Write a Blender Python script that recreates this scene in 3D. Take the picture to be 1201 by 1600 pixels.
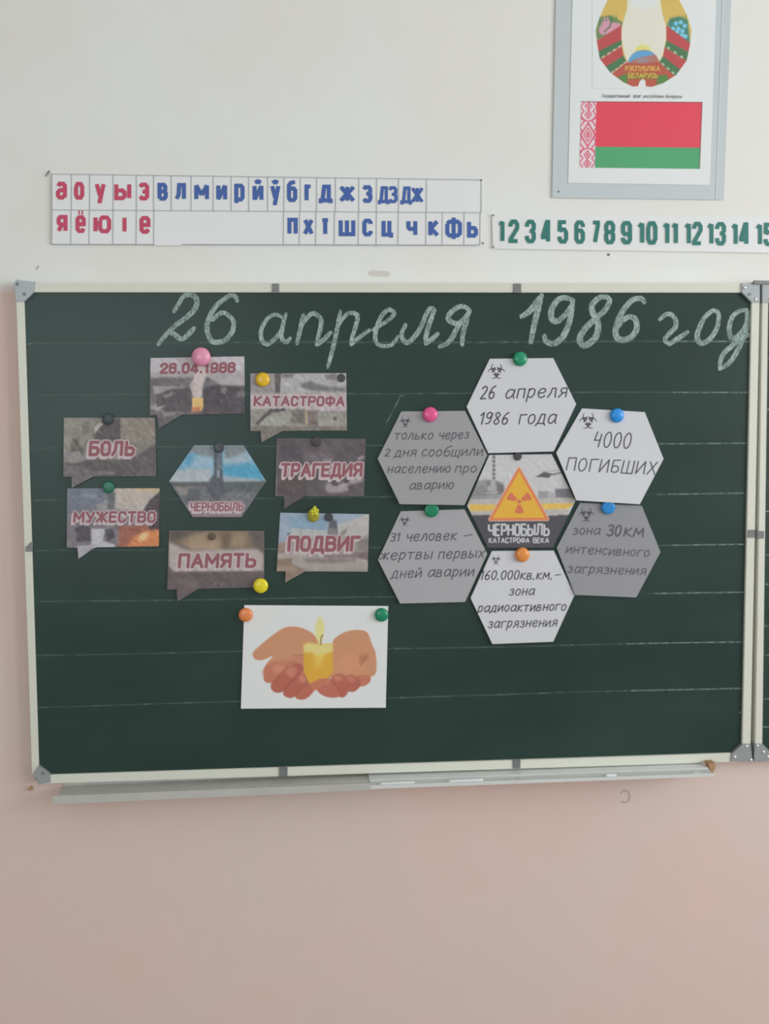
import bpy, bmesh, math, random
import numpy as np
from mathutils import Vector, Matrix

random.seed(4)
scene = bpy.context.scene
col = scene.collection
for _o in list(bpy.data.objects):
    bpy.data.objects.remove(_o)

# ---------------------------------------------------------------- camera, world, lights, exposure
FX = 1600.0                       # focal length in pixels of the 1201 x 1600 frame
Z0 = 0.95                         # height of the lower edge of the writing surface above the floor
CAM = np.array([-0.178, -2.067, 0.687 + Z0])
YAW, PITCH, ROLL = math.radians(-4.17), math.radians(-4.49), math.radians(0.45)


def cam_axes():
    ca, sa = math.cos(YAW), math.sin(YAW)
    cb, sb = math.cos(PITCH), math.sin(PITCH)
    cc, sc = math.cos(ROLL), math.sin(ROLL)
    rz = np.array([[ca, -sa, 0], [sa, ca, 0], [0, 0, 1]])
    rx = np.array([[1, 0, 0], [0, cb, -sb], [0, sb, cb]])
    ry = np.array([[cc, 0, sc], [0, 1, 0], [-sc, 0, cc]])
    return rz @ rx @ ry


RC = cam_axes()                   # columns: right, forward, up
cam_data = bpy.data.cameras.new('camera')
cam = bpy.data.objects.new('camera', cam_data)
col.objects.link(cam)
m = Matrix.Identity(4)
for r_ in range(3):
    m[r_][0], m[r_][1], m[r_][2], m[r_][3] = RC[r_, 0], RC[r_, 2], -RC[r_, 1], CAM[r_]
cam.matrix_world = m
cam_data.sensor_fit = 'VERTICAL'
cam_data.sensor_height = 36.0
cam_data.lens = FX / 1600.0 * 36.0
cam_data.clip_start = 0.05
cam_data.dof.use_dof = True
cam_data.dof.focus_distance = 1.96
cam_data.dof.aperture_fstop = 1.5
scene.camera = cam

world = bpy.data.worlds.new('world')
scene.world = world
world.use_nodes = True
bg = world.node_tree.nodes['Background']
bg.inputs[0].default_value = (0.80, 0.90, 1.0, 1)
bg.inputs[1].default_value = 1.0

RX0, RX1, RY0, RY1, RH = -3.4, 3.6, 0.022, -5.2, 3.1      # inner faces of the room


def area(name, loc, target, sx, sy, power, color):
    ld = bpy.data.lights.new(name, 'AREA')
    ld.shape = 'RECTANGLE'
    ld.size, ld.size_y, ld.energy, ld.color = sx, sy, power, color
    lo = bpy.data.objects.new(name, ld)
    col.objects.link(lo)
    lo.location = loc
    lo.rotation_euler = (Vector(target) - Vector(loc)).to_track_quat('-Z', 'Y').to_euler()
    return lo


# daylight through the two windows of the right wall and the window in the left part of the back wall
area('window_light', (RX1 + 0.02, -1.75, 1.95), (0, -1.75, 1.95), 1.5, 1.6, 77, (0.92, 0.98, 1.0))
area('window_light', (RX1 + 0.02, -3.9, 1.95), (0, -3.9, 1.95), 1.5, 1.6, 62, (0.92, 0.98, 1.0))
area('window_light', (-1.7, RY1 - 0.02, 1.95), (-1.7, 0, 1.95), 2.0, 1.5, 46, (0.86, 0.96, 1.0))

scene.view_settings.view_transform = 'Standard'
scene.view_settings.look = 'None'
scene.view_settings.gamma = 1.0
scene.view_settings.use_curve_mapping = False
scene.view_settings.exposure = -0.26

# ---------------------------------------------------------------- helpers


def P(px, py, d=0.0):
    """Photograph position -> world point on the plane d metres in front of the writing surface."""
    q = RC @ np.array([(px - 600.5) / FX, 1.0, (800.0 - py) / FX])
    t = (-d - CAM[1]) / q[1]
    return CAM + q * t


def PA(px, py, d):
    px, py, d = np.broadcast_arrays(np.asarray(px, float), np.asarray(py, float), np.asarray(d, float))
    q = np.stack([(px - 600.5) / FX, np.ones_like(px), (800.0 - py) / FX], -1) @ RC.T
    t = (-d - CAM[1]) / q[..., 1]
    return CAM + q * t[..., None]


def lin(c):
    c = np.asarray(c, float) / 255.0
    return np.where(c <= 0.04045, c / 12.92, ((c + 0.055) / 1.055) ** 2.4)


KEY = 0.73                        # brightness of a perfectly white sheet on the board in the photograph


def alb(c):
    """Colour as photographed (sRGB 0-255) -> reflectance of the thing."""
    return np.clip(lin(c) / KEY, 0.0, 0.95)


def mat(name, rgb, rough=0.6, metal=0.0, spec=0.5, noise=0.0, scale=40.0, bump=0.0, coat=0.0, raw=False):
    m = bpy.data.materials.new(name)
    m.use_nodes = True
    nt = m.node_tree
    b = nt.nodes['Principled BSDF']
    c = rgb if raw else alb(rgb)
    c = (float(c[0]), float(c[1]), float(c[2]), 1)
    b.inputs['Base Color'].default_value = c
    b.inputs['Roughness'].default_value = rough
    b.inputs['Metallic'].default_value = metal
    b.inputs['Specular IOR Level'].default_value = spec
    b.inputs['Coat Weight'].default_value = coat
    tc = nt.nodes.new('ShaderNodeTexCoord')
    nz = nt.nodes.new('ShaderNodeTexNoise')
    nz.inputs['Scale'].default_value = scale
    nz.inputs['Detail'].default_value = 4
    nt.links.new(tc.outputs['Object'], nz.inputs['Vector'])
    if noise > 0:
        mx = nt.nodes.new('ShaderNodeMix')
        mx.data_type = 'RGBA'
        mx.inputs[6].default_value = tuple(v * (1 - noise) for v in c[:3]) + (1,)
        mx.inputs[7].default_value = tuple(min(1, v * (1 + noise)) for v in c[:3]) + (1,)
        nt.links.new(nz.outputs['Fac'], mx.inputs[0])
        nt.links.new(mx.outputs[2], b.inputs['Base Color'])
    if bump > 0:
        bp = nt.nodes.new('ShaderNodeBump')
        bp.inputs['Strength'].default_value = bump
        bp.inputs['Distance'].default_value = 0.002
        nt.links.new(nz.outputs['Fac'], bp.inputs['Height'])
        nt.links.new(bp.outputs[0], b.inputs['Normal'])
    return m


def mat_print(name, rough=0.45):
    """Ink printed on paper: colours held by the mesh, with faint paper grain."""
    m = bpy.data.materials.new(name)
    m.use_nodes = True
    nt = m.node_tree
    b = nt.nodes['Principled BSDF']
    b.inputs['Roughness'].default_value = rough
    b.inputs['Specular IOR Level'].default_value = 0.3
    at = nt.nodes.new('ShaderNodeAttribute')
    at.attribute_name = 'ink'
    nt.links.new(at.outputs['Color'], b.inputs['Base Color'])
    return m


def mat_chalk(name, rgb, lo, hi, scale=900.0, stretch=(1, 1, 1), amax=0.9, amin=0.12):
    """Chalk dust: grains of the noise show the board between them."""
    m = bpy.data.materials.new(name)
    m.use_nodes = True
    nt = m.node_tree
    b = nt.nodes['Principled BSDF']
    c = alb(rgb)
    b.inputs['Base Color'].default_value = (c[0], c[1], c[2], 1)
    b.inputs['Roughness'].default_value = 0.95
    b.inputs['Specular IOR Level'].default_value = 0.1
    tc = nt.nodes.new('ShaderNodeTexCoord')
    mp = nt.nodes.new('ShaderNodeMapping')
    mp.inputs['Rotation'].default_value = (0, math.radians(35), 0)
    mp.inputs['Scale'].default_value = stretch
    nz = nt.nodes.new('ShaderNodeTexNoise')
    nz.inputs['Scale'].default_value = scale
    nz.inputs['Detail'].default_value = 3
    mr = nt.nodes.new('ShaderNodeMapRange')
    mr.inputs['From Min'].default_value = lo
    mr.inputs['From Max'].default_value = hi
    mr.inputs['To Min'].default_value = amin
    mr.inputs['To Max'].default_value = amax
    nz2 = nt.nodes.new('ShaderNodeTexNoise')
    nz2.inputs['Scale'].default_value = 45
    mul = nt.nodes.new('ShaderNodeMath')
    mul.operation = 'MULTIPLY'
    mr2 = nt.nodes.new('ShaderNodeMapRange')
    mr2.inputs['From Min'].default_value = 0.3
    mr2.inputs['From Max'].default_value = 0.6
    mr2.inputs['To Min'].default_value = 0.55
    nt.links.new(tc.outputs['Object'], mp.inputs[0])
    nt.links.new(mp.outputs[0], nz.inputs['Vector'])
    nt.links.new(tc.outputs['Object'], nz2.inputs['Vector'])
    nt.links.new(nz.outputs['Fac'], mr.inputs[0])
    nt.links.new(nz2.outputs['Fac'], mr2.inputs[0])
    nt.links.new(mr.outputs[0], mul.inputs[0])
    nt.links.new(mr2.outputs[0], mul.inputs[1])
    nt.links.new(mul.outputs[0], b.inputs['Alpha'])
    return m


def tag(o, label=None, cat=None, group=None, kind=None):
    if label:
        o['label'] = label
    if cat:
        o['category'] = cat
    if group:
        o['group'] = group
    if kind:
        o['kind'] = kind
    return o


def empty(name, loc):
    o = bpy.data.objects.new(name, None)
    o.empty_display_size = 0.05
    o.location = loc
    col.objects.link(o)
    return o


class MB:
    """Collects geometry in world coordinates and links it as one mesh object."""

    def __init__(s):
        s.v, s.f = [], []

    def add(s, vs, fs):
        k = len(s.v)
        s.v += [tuple(map(float, p)) for p in vs]
        s.f += [tuple(i + k for i in f) for f in fs]
        return s

    def box(s, x0, x1, y0, y1, z0, z1):
        vs = [(x, y, z) for x in (x0, x1) for y in (y0, y1) for z in (z0, z1)]
        return s.add(vs, [(0, 1, 3, 2), (4, 6, 7, 5), (0, 4, 5, 1), (2, 3, 7, 6), (0, 2, 6, 4), (1, 5, 7, 3)])

    def prism(s, pts, d0, d1):
        """px outline, from depth d0 (back) to d1 (front)"""
        n = len(pts)
        b = [P(x, y, d1) for x, y in pts]
        a = [(q[0], -d0, q[2]) for q in b]          # square to the wall
        return s.add(a + b, [tuple(range(n)), tuple(range(2 * n - 1, n - 1, -1))] +
                     [(i, i + n, (i + 1) % n + n, (i + 1) % n) for i in range(n)])

    def loft(s, sections, close=True):
        n = len(sections[0])
        vs = [p for sec in sections for p in sec]
        fs = []
        for i in range(len(sections) - 1):
            for j in range(n):
                fs.append((i * n + j, i * n + (j + 1) % n, (i + 1) * n + (j + 1) % n, (i + 1) * n + j))
        if close:
            fs.append(tuple(range(n - 1, -1, -1)))
            fs.append(tuple((len(sections) - 1) * n + j for j in range(n)))
        return s.add(vs, fs)

    def lathe(s, cx, cz, y0, prof, seg=28, sx=1.0, sz=1.0):
        """profile of (radius, distance in front of y0) turned about the axis that leaves the wall"""
        secs = []
        for r, h in prof:
            secs.append([(cx + sx * r * math.cos(2 * math.pi * k / seg), y0 - h, cz + sz * r * math.sin(2 * math.pi * k / seg)) for k in range(seg)])
        return s.loft(secs)

    def build(s, name, material, parent=None, smooth=False, bevel=0.0):
        off, q = np.zeros(3), parent
        while q is not None:
            off = off + np.array(q.location)
            q = q.parent
        me = bpy.data.meshes.new(name)
        me.from_pydata([tuple(np.array(p) - off) for p in s.v], [], s.f)
        bm = bmesh.new()
        bm.from_mesh(me)
        bmesh.ops.recalc_face_normals(bm, faces=bm.faces)
        if bevel:
            bmesh.ops.bevel(bm, geom=bm.edges[:], offset=bevel, segments=2, affect='EDGES')
        bm.to_mesh(me)
        bm.free()
        if smooth:
            for p_ in me.polygons:
                p_.use_smooth = True
        me.materials.append(material)
        o = bpy.data.objects.new(name, me)
        col.objects.link(o)
        if parent is not None:
            o.parent = parent
        return o


def set_origin(o, loc):
    """move a single-mesh thing's origin to its base"""
    o.data.transform(Matrix.Translation(-Vector(loc)))
    o.location = loc
    return o


def catmull(pts, n=7):
    p = [np.array(q, float) for q in pts]
    if len(p) < 3:
        return p
    closed = np.allclose(p[0], p[-1])
    out = []
    N = len(p)
    for i in range(N - 1):
        p0 = p[i - 1] if i > 0 else (p[-2] if closed else 2 * p[0] - p[1])
        p3 = p[i + 2] if i + 2 < N else (p[1] if closed else 2 * p[-1] - p[-2])
        for k in range(n):
            t = k / n
            out.append(0.5 * (2 * p[i] + (p[i + 1] - p0) * t + (2 * p0 - 5 * p[i] + 4 * p[i + 1] - p3) * t * t + (3 * p[i] - p0 - 3 * p[i + 1] + p3) * t ** 3))
    out.append(p[-1])
    return out


def ribbon(mb, pts, w, depth, rnd=True, wfn=None):
    """flat stroke of width w (px) along px points; sharp turns are split and capped"""
    P2 = [np.array(q[:2], float) for q in pts]
    q = [P2[0]]
    for a in P2[1:]:
        if np.linalg.norm(a - q[-1]) > 1e-3:
            q.append(a)
    if len(q) < 2:
        return
    runs, cur = [], [q[0]]
    for i in range(1, len(q)):
        cur.append(q[i])
        if i < len(q) - 1:
            a, b = q[i] - q[i - 1], q[i + 1] - q[i]
            cs = float(np.dot(a, b) / (np.linalg.norm(a) * np.linalg.norm(b)))
            if cs < (0.2 if rnd else -0.1):
                runs.append(cur)
                cur = [q[i]]
    runs.append(cur)
    seg = [0.0] + [float(np.linalg.norm(q[i] - q[i - 1])) for i in range(1, len(q))]
    cum_all = np.cumsum(seg)
    base = 0
    for ri, r in enumerate(runs):
        n = len(r)
        cum = 1.2e-6 * cum_all + 8e-6 * ri          # each stretch lies a hair above the one before
        L, R = [], []
        for i in range(n):
            a = r[i] - r[i - 1] if i > 0 else r[1] - r[0]
            b = r[i + 1] - r[i] if i < n - 1 else a
            a = a / np.linalg.norm(a)
            b = b / np.linalg.norm(b)
            t = a + b
            t = t / (np.linalg.norm(t) + 1e-9)
            nrm = np.array([-t[1], t[0]])
            k = 1.0 / max(0.55, float(np.dot(t, a)))
            ww = w * (wfn(i / (n - 1)) if wfn else 1.0)
            L.append(r[i] + nrm * ww * 0.5 * k)
            R.append(r[i] - nrm * ww * 0.5 * k)
        poly = L + R[::-1]
        lay = [cum[base + i] for i in range(n)]
        lay = lay + lay[::-1]
        vs = [P(x, y, depth(x, y) + e) for (x, y), e in zip(poly, lay)]
        mb.add(vs, [(i, i + 1, 2 * n - 2 - i, 2 * n - 1 - i) for i in range(n - 1)])
        if rnd:
            for end, nb in ((0, 1), (n - 1, n - 2)):
                c = r[end]
                d = c - r[nb]
                a0 = math.atan2(d[1], d[0])
                ww = w * (wfn(end / (n - 1)) if wfn else 1.0)
                vs = [P(c[0] + ww / 2 * math.cos(a0 + t), c[1] + ww / 2 * math.sin(a0 + t), depth(c[0], c[1]) + cum[base + end])
                      for t in np.linspace(-math.pi / 2, math.pi / 2, 7)]
                mb.add(vs, [tuple(range(7))])
        base += n - 1


# stroke alphabets; units: 10 = letter height. A leading '~' stroke is a smooth curve
O_ = [0, 8, 1.4, 10, 4.4, 10, 5.8, 8, 5.8, 2, 4.4, 0, 1.4, 0, 0, 2, 0, 8]
BLOCK = {
 'А': (7, [[0, 0, 3.5, 10, 7, 0], [1.2, 3.3, 5.8, 3.3]]),
 'Б': (6, [[5.8, 10, 0, 10, 0, 0, 4.5, 0, 6, 1.4, 6, 4.3, 4.5, 5.7, 0, 5.7]]),
 'В': (6, [[0, 0, 0, 10, 4.3, 10, 5.6, 8.8, 5.6, 6.5, 4.5, 5.3, 0, 5.3], [4.5, 5.3, 6, 4.1, 6, 1.3, 4.7, 0, 0, 0]]),
 'Г': (5, [[5.4, 10, 0, 10, 0, 0]]),
 'Д': (7, [[-.4, -2, -.4, 0, 7.4, 0, 7.4, -2], [1, 0, 2.3, 10, 6, 10, 6, 0]]),
 'Е': (5.5, [[5.5, 10, 0, 10, 0, 0, 5.5, 0], [0, 5.2, 4.8, 5.2]]),
 'Ж': (9, [[4.5, 0, 4.5, 10], [0, 10, 4.2, 5, 0, 0], [9, 10, 4.8, 5, 9, 0]]),
 'З': (6, [[0, 8.4, 1.2, 10, 4.6, 10, 5.8, 8.8, 5.8, 6.5, 4.6, 5.3, 2.2, 5.3], [4.6, 5.3, 6, 4.1, 6, 1.3, 4.6, 0, 1.3, 0, 0, 1.6]]),
 'И': (6.5, [[0, 10, 0, 0, 6.5, 10, 6.5, 0]]),
 'К': (6, [[0, 0, 0, 10], [6, 10, .5, 5, 6.3, 0]]),
 'Л': (7, [[-.3, 0, 1.5, 3, 2, 10, 6.5, 10, 6.5, 0]]),
 'М': (8, [[0, 0, 0, 10, 4, 3, 8, 10, 8, 0]]),
 'Н': (6.3, [[0, 0, 0, 10], [6.3, 0, 6.3, 10], [0, 5.1, 6.3, 5.1]]),
 'О': (5.8, [O_]),
 'П': (6.3, [[0, 0, 0, 10, 6.3, 10, 6.3, 0]]),
 'Р': (5.8, [[0, 0, 0, 10, 4.4, 10, 5.8, 8.6, 5.8, 5.8, 4.4, 4.4, 0, 4.4]]),
 'С': (5.6, [[5.6, 7.6, 5.6, 8.6, 4.2, 10, 1.4, 10, 0, 8.4, 0, 1.6, 1.4, 0, 4.2, 0, 5.6, 1.4, 5.6, 2.6]]),
 'Т': (6, [[0, 10, 6, 10], [3, 10, 3, 0]]),
 'У': (6.4, [[0, 10, 3.4, 3.4], [6.4, 10, 3, 0, .8, 0]]),
 'Ф': (8, [[4, -.5, 4, 10.5], [0, 7.2, 1.4, 8.8, 6.6, 8.8, 8, 7.2, 8, 4, 6.6, 2.4, 1.4, 2.4, 0, 4, 0, 7.2]]),
 'Х': (6.4, [[0, 0, 6.2, 10], [0.2, 10, 6.4, 0]]),
 'Ц': (6.6, [[0, 10, 0, 0, 7.2, 0, 7.2, -2.2], [5.6, 10, 5.6, 0]]),
 'Ч': (6, [[0, 10, 0, 5.6, 1.2, 4.4, 6, 4.4], [6, 10, 6, 0]]),
 'Ш': (9, [[0, 10, 0, 0, 9, 0, 9, 10], [4.5, 0, 4.5, 10]]),
 'Ь': (5.8, [[0, 10, 0, 0, 4.4, 0, 5.8, 1.4, 5.8, 4.2, 4.4, 5.6, 0, 5.6]]),
 'Ы': (8.6, [[0, 10, 0, 0, 4, 0, 5.4, 1.4, 5.4, 4.2, 4, 5.6, 0, 5.6], [8.4, 0, 8.4, 10]]),
 'Э': (5.8, [[0, 8.4, 1.4, 10, 4.4, 10, 5.8, 8.4, 5.8, 1.6, 4.4, 0, 1.4, 0, 0, 1.6], [2, 5, 5.8, 5]]),
 'Ю': (9, [[0, 0, 0, 10], [0, 5, 3, 5], [3, 8, 4.4, 10, 7.4, 10, 8.8, 8, 8.8, 2, 7.4, 0, 4.4, 0, 3, 2, 3, 8]]),
 'Я': (6, [[6, 0, 6, 10, 1.4, 10, 0, 8.6, 0, 6, 1.4, 4.6, 6, 4.6], [3, 4.6, 0, 0]]),
 'І': (1.5, [[.75, 0, .75, 10]]),
 'а': (5.6, [[.3, 8.2, 1.3, 10, 4.2, 10, 5.6, 8.6, 5.6, 0], [5.6, 5.8, 1.3, 5.2, 0, 3.8, 0, 1.4, 1.3, 0, 3.8, 0, 5.6, 1.8]]),
 'е': (5.6, [[0, 4.9, 5.6, 4.9, 5.6, 8.6, 4.2, 10, 1.4, 10, 0, 8.6, 0, 1.4, 1.4, 0, 4.2, 0, 5.6, 1.8]]),
 'ё': (5.6, [[0, 4.9, 5.6, 4.9, 5.6, 8.6, 4.2, 10, 1.4, 10, 0, 8.6, 0, 1.4, 1.4, 0, 4.2, 0, 5.6, 1.8], [0.8, 13.4, 2.1, 13.4], [3.7, 13.4, 5.0, 13.4]]),
 'р': (5.6, [[0, -2.6, 0, 10, 4.2, 10, 5.6, 8.6, 5.6, 1.4, 4.2, 0, 0, 0]]),
 'у': (6, [[0, 10, 3.1, 1.2], [6, 10, 2.8, -2.4, .8, -2.4]]),
 'ў': (6, [[0, 10, 3.1, 1.2], [6, 10, 2.8, -2.4, .8, -2.4], [1.3, 14.4, 2.2, 12.8, 3.8, 12.8, 4.7, 14.4]]),
 'й': (6.5, [[0, 10, 0, 0, 6.5, 10, 6.5, 0], [1.5, 14.4, 2.4, 12.8, 4.1, 12.8, 5, 14.4]]),
 'б': (5.8, [[5.6, 13.2, 1.4, 12.4, 0, 10.6, 0, 1.4, 1.4, 0, 4.4, 0, 5.8, 1.4, 5.8, 7, 4.4, 8.4, 1.4, 8.4, 0, 7]]),
 'ф': (8, [[4, -2.6, 4, 13], [0, 8.4, 1.4, 10, 6.6, 10, 8, 8.4, 8, 1.6, 6.6, 0, 1.4, 0, 0, 1.6, 0, 8.4]]),
 '0': (5.4, [[0, 8, 1.4, 10, 4, 10, 5.4, 8, 5.4, 2, 4, 0, 1.4, 0, 0, 2, 0, 8]]),
 '1': (3.2, [[0, 8, 2.2, 9.9, 2.2, 0]]),
 '2': (5.4, [[0, 7.4, 0, 8.6, 1.4, 10, 4, 10, 5.4, 8.6, 5.4, 6.6, 0, 0.9, 0, 0, 5.6, 0]]),
 '3': (5.4, [[0, 7.4, 0, 8.6, 1.4, 10, 4, 10, 5.4, 8.6, 5.4, 6.5, 4.2, 5.2, 2.2, 5.2], [4.2, 5.2, 5.4, 4, 5.4, 1.4, 4, 0, 1.4, 0, 0, 1.4, 0, 2.8]]),
 '4': (5.8, [[4.3, 0, 4.3, 10, 3.4, 10, 0, 3, 0, 2.2, 6, 2.2]]),
 '5': (5.4, [[5.2, 10, .3, 10, 0, 5.2, 1.6, 6.2, 4, 6.2, 5.4, 4.8, 5.4, 1.4, 4, 0, 1.4, 0, 0, 1.4, 0, 2.6]]),
 '6': (5.4, [[5.4, 7.6, 5.4, 8.6, 4, 10, 1.4, 10, 0, 8.6, 0, 1.4, 1.4, 0, 4, 0, 5.4, 1.4, 5.4, 4.4, 4, 5.8, 1.4, 5.8, 0, 4.6]]),
 '7': (4.8, [[0, 10, 5, 10, 5, 8.6, 2, 0]]),
 '8': (5.4, [[1.2, 5.2, 0, 6.4, 0, 8.6, 1.4, 10, 4, 10, 5.4, 8.6, 5.4, 6.4, 4.2, 5.2, 1.2, 5.2, 0, 4, 0, 1.4, 1.4, 0, 4, 0, 5.4, 1.4, 5.4, 4, 4.2, 5.2]]),
 '9': (5.4, [[0, 2.4, 0, 1.4, 1.4, 0, 4, 0, 5.4, 1.4, 5.4, 8.6, 4, 10, 1.4, 10, 0, 8.6, 0, 5.6, 1.4, 4.2, 4, 4.2, 5.4, 5.4]]),
 '.': (1.2, [[.4, 0, .6, .3]]), '-': (5, [[.3, 4.5, 4.7, 4.7]]),
}
for a_, b_ in zip('вгджзиклмнопстхцчшьыэюяі', 'ВГДЖЗИКЛМНОПСТХЦЧШЬЫЭЮЯІ'):
    BLOCK.setdefault(a_, BLOCK[b_])
HAND = {
 'а': (7, [['~', 6.6, 8.2, 4.5, 10, 1.8, 8.6, .5, 4.6, 1.3, .8, 3.6, .6, 6, 4, 7, 9], [7, 9.6, 6.4, 3, 7.4, 0]]),
 'б': (7, [['~', 8, 15.5, 4, 14, 1, 9, .8, 3.6, 3, 0, 6, 1.4, 6.8, 5.4, 4.6, 8.4, 1.4, 6.6]]),
 'в': (6, [[.6, 9.6, 0, 0, 4, 0, 5.4, 1.6, 5, 4, 3.6, 5.2, .4, 5], [3.2, 5.2, 4.8, 7, 4.4, 9, 3, 9.9, .8, 9.6]]),
 'г': (5.6, [[.6, 0, .6, 9.6, 6, 10]]),
 'д': (7, [[-.8, -2.4, .2, 0, 6.6, 0, 7.2, -2], [.8, 0, 2.8, 9.8, 6, 9.8, 6, 0]]),
 'е': (6.4, [['~', .8, 4.8, 4.6, 5.4, 6.2, 7.6, 4.6, 9.8, 1.8, 8.8, .5, 4.6, 2, .4, 4.4, .2, 6.2, 2]]),
 'ж': (8.4, [[4.2, 0, 4.4, 10], [.2, 9.6, 4.2, 5, 0, 0], [8.4, 9.8, 4.4, 5, 8.4, 0]]),
 'з': (5.4, [['~', .6, 8.4, 2.6, 10, 5, 8.4, 4.2, 5.8, 2.4, 5.2], ['~', 2.4, 5.2, 5, 4.2, 5, 1.2, 2.6, -.2, .2, 1.4]]),
 'и': (6.4, [[.6, 9.8, .2, 0, 6, 9.8, 6.2, 0]]),
 'й': (6.4, [[.6, 9.8, .2, 0, 6, 9.8, 6.2, 0], ['~', 1.8, 13.8, 3.2, 12.6, 5, 14]]),
 'к': (6, [[.4, 0, .8, 10], [5.8, 10, .8, 4.8, 6.2, 0]]),
 'л': (6.4, [[0, 0, 1.8, 4, 2.8, 10, 5.6, 10, 6.2, 0]]),
 'м': (8, [[0, 0, 1, 10, 3.8, 3, 7, 10, 7.8, 0]]),
 'н': (6.2, [[.5, 0, .8, 10], [5.8, 0, 6.2, 10], [.7, 5, 6, 5.2]]),
 'о': (6, [['~', 3.4, 10, 1.2, 8.4, .3, 4.6, 1.4, .8, 3.2, 0, 5.2, 2, 5.9, 5.8, 5, 9, 3.4, 10]]),
 'п': (6.2, [[.5, 0, .8, 9.8, 5.9, 10, 6, 0]]),
 'р': (6, [[.2, -4.6, .9, 9.8], ['~', .8, 7.6, 3, 10, 5.6, 8.4, 5.4, 3.6, 3.4, .4, .6, 1.6]]),
 'с': (5.4, [['~', 5.4, 8.4, 3.4, 10, 1.2, 8.2, .4, 4.4, 1.6, .6, 3.6, .2, 5.4, 2]]),
 'т': (6.6, [[0, 9.6, 6.8, 10], [3.4, 9.8, 3, 0]]),
 'ч': (5.6, [['~', .6, 10, .6, 6, 2.2, 4.8, 5.4, 6], [5.8, 10, 5.4, 0]]),
 'х': (6, [[0, 0, 6, 10], [.6, 10, 5.8, 0]]),
 'ш': (8.4, [[.4, 10, 0, 0, 8, 0, 8.4, 10], [4, 0, 4.4, 10]]),
 'щ': (8.4, [[.4, 10, 0, 0, 8, 0, 8.4, 10], [4, 0, 4.4, 10], [8, 0, 8.6, -1.2, 7.8, -3]]),
 'ь': (5.6, [['~', .8, 10, .6, 5, .4, 0.2, 3, -.1, 5.2, 1.6, 4.6, 4.6, .8, 5]]),
 'ы': (8, [['~', .8, 10, .6, 5, .4, 0.2, 2.6, -.1, 4.6, 1.6, 4, 4.4, .8, 5], [7.6, 10, 7.6, 0]]),
 'ю': (8.6, [[.4, 0, .8, 10], [.6, 5, 3.4, 5.2], ['~', 6, 10, 4, 8.4, 3.3, 4.6, 4.2, .8, 6, 0, 8, 2, 8.5, 5.8, 7.8, 9, 6, 10]]),
 'я': (6.4, [[6, 0, 6, 10], ['~', 6, 10, 2.4, 9.8, 1.2, 7.6, 2.4, 5.2, 6, 5], [3.6, 5, 0, 0]]),
 'у': (6, [[.4, 10, 3.4, 3], [6, 10, 1.4, -4]]),
 '0': (6, [['~', 3.4, 14, 1.2, 12, .3, 7, 1.4, 1.4, 3.2, 0, 5.2, 2.4, 5.9, 8, 5, 12.6, 3.4, 14]]),
 '1': (3.4, [[0, 10.5, 2.8, 14, 2.4, 0]]),
 '2': (6, [['~', .4, 11.4, 2.6, 14, 5.2, 12.2, 4.6, 8, 2, 3.4, .2, .2], [.2, .2, 5.6, .4]]),
 '3': (6, [['~', .6, 12.4, 3, 14, 5.6, 12, 4.6, 8.6, 2.4, 7.6], ['~', 2.4, 7.6, 5.6, 6, 5.6, 2, 2.8, 0, .2, 1.6]]),
 '4': (6, [[1.8, 14, .4, 6, 5, 6.4], [5.6, 12, 4.6, 0]]),
 '6': (6, [['~', 5.6, 14, 2.6, 11.4, .6, 6, 1, 1.4, 3.2, 0, 5.4, 2, 5.2, 6, 3, 7.4, .8, 5]]),
 '8': (6, [['~', 5, 12, 3.4, 14, 1, 12.4, 2, 9, 4.6, 5.4, 5.2, 2.4, 3, 0, .8, 1.6, 1, 4.6, 4, 8.4, 5.4, 11, 5, 12]]),
 '9': (6, [['~', 5.6, 12, 3.4, 14, .8, 12, .8, 8.4, 3.2, 7, 5.2, 9.6, 5.8, 12.6, 5, 5, 3.4, 1, .6, .6]]),
 '.': (1.6, [[.6, .8, .2, -1.4]]), '-': (7, [[0, 5, 7, 5.8]]),
 'П': (7, [[.5, 0, .8, 13.6, 6.8, 14, 7, 0]]), 'О': (6.6, [['~', 3.6, 14, 1.2, 12, .3, 7, 1.4, 1.4, 3.2, 0, 5.6, 2.4, 6.4, 8, 5.4, 12.6, 3.6, 14]]),
 'Г': (6, [[.6, 0, .6, 13.6, 6.4, 14]]), 'И': (7, [[.6, 14, .2, 0, 6.6, 14, 6.8, 0]]),
 'Б': (6.4, [[6.4, 14, 1, 13.4, .5, 1], ['~', .5, 1, 3.2, 0, 5.8, 2, 5.4, 6, 3, 7.4, .8, 5.6]]),
 'Ш': (9, [[.4, 14, 0, 0, 8.6, 0, 9, 14], [4.2, 0, 4.6, 14]]), 'Х': (6.6, [[0, 0, 6.6, 14], [.8, 14, 6.4, 0]]),
}


def glyph_strokes(ch, hand):
    adv, st = (HAND[ch] if hand and ch in HAND else BLOCK[ch])
    out = []
    for s in st:
        sm = s[0] == '~'
        s = s[1:] if sm else s
        pts = [(s[i], s[i + 1]) for i in range(0, len(s), 2)]
        out.append(catmull(pts, 5) if sm else [np.array(p, float) for p in pts])
    return adv, out


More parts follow.
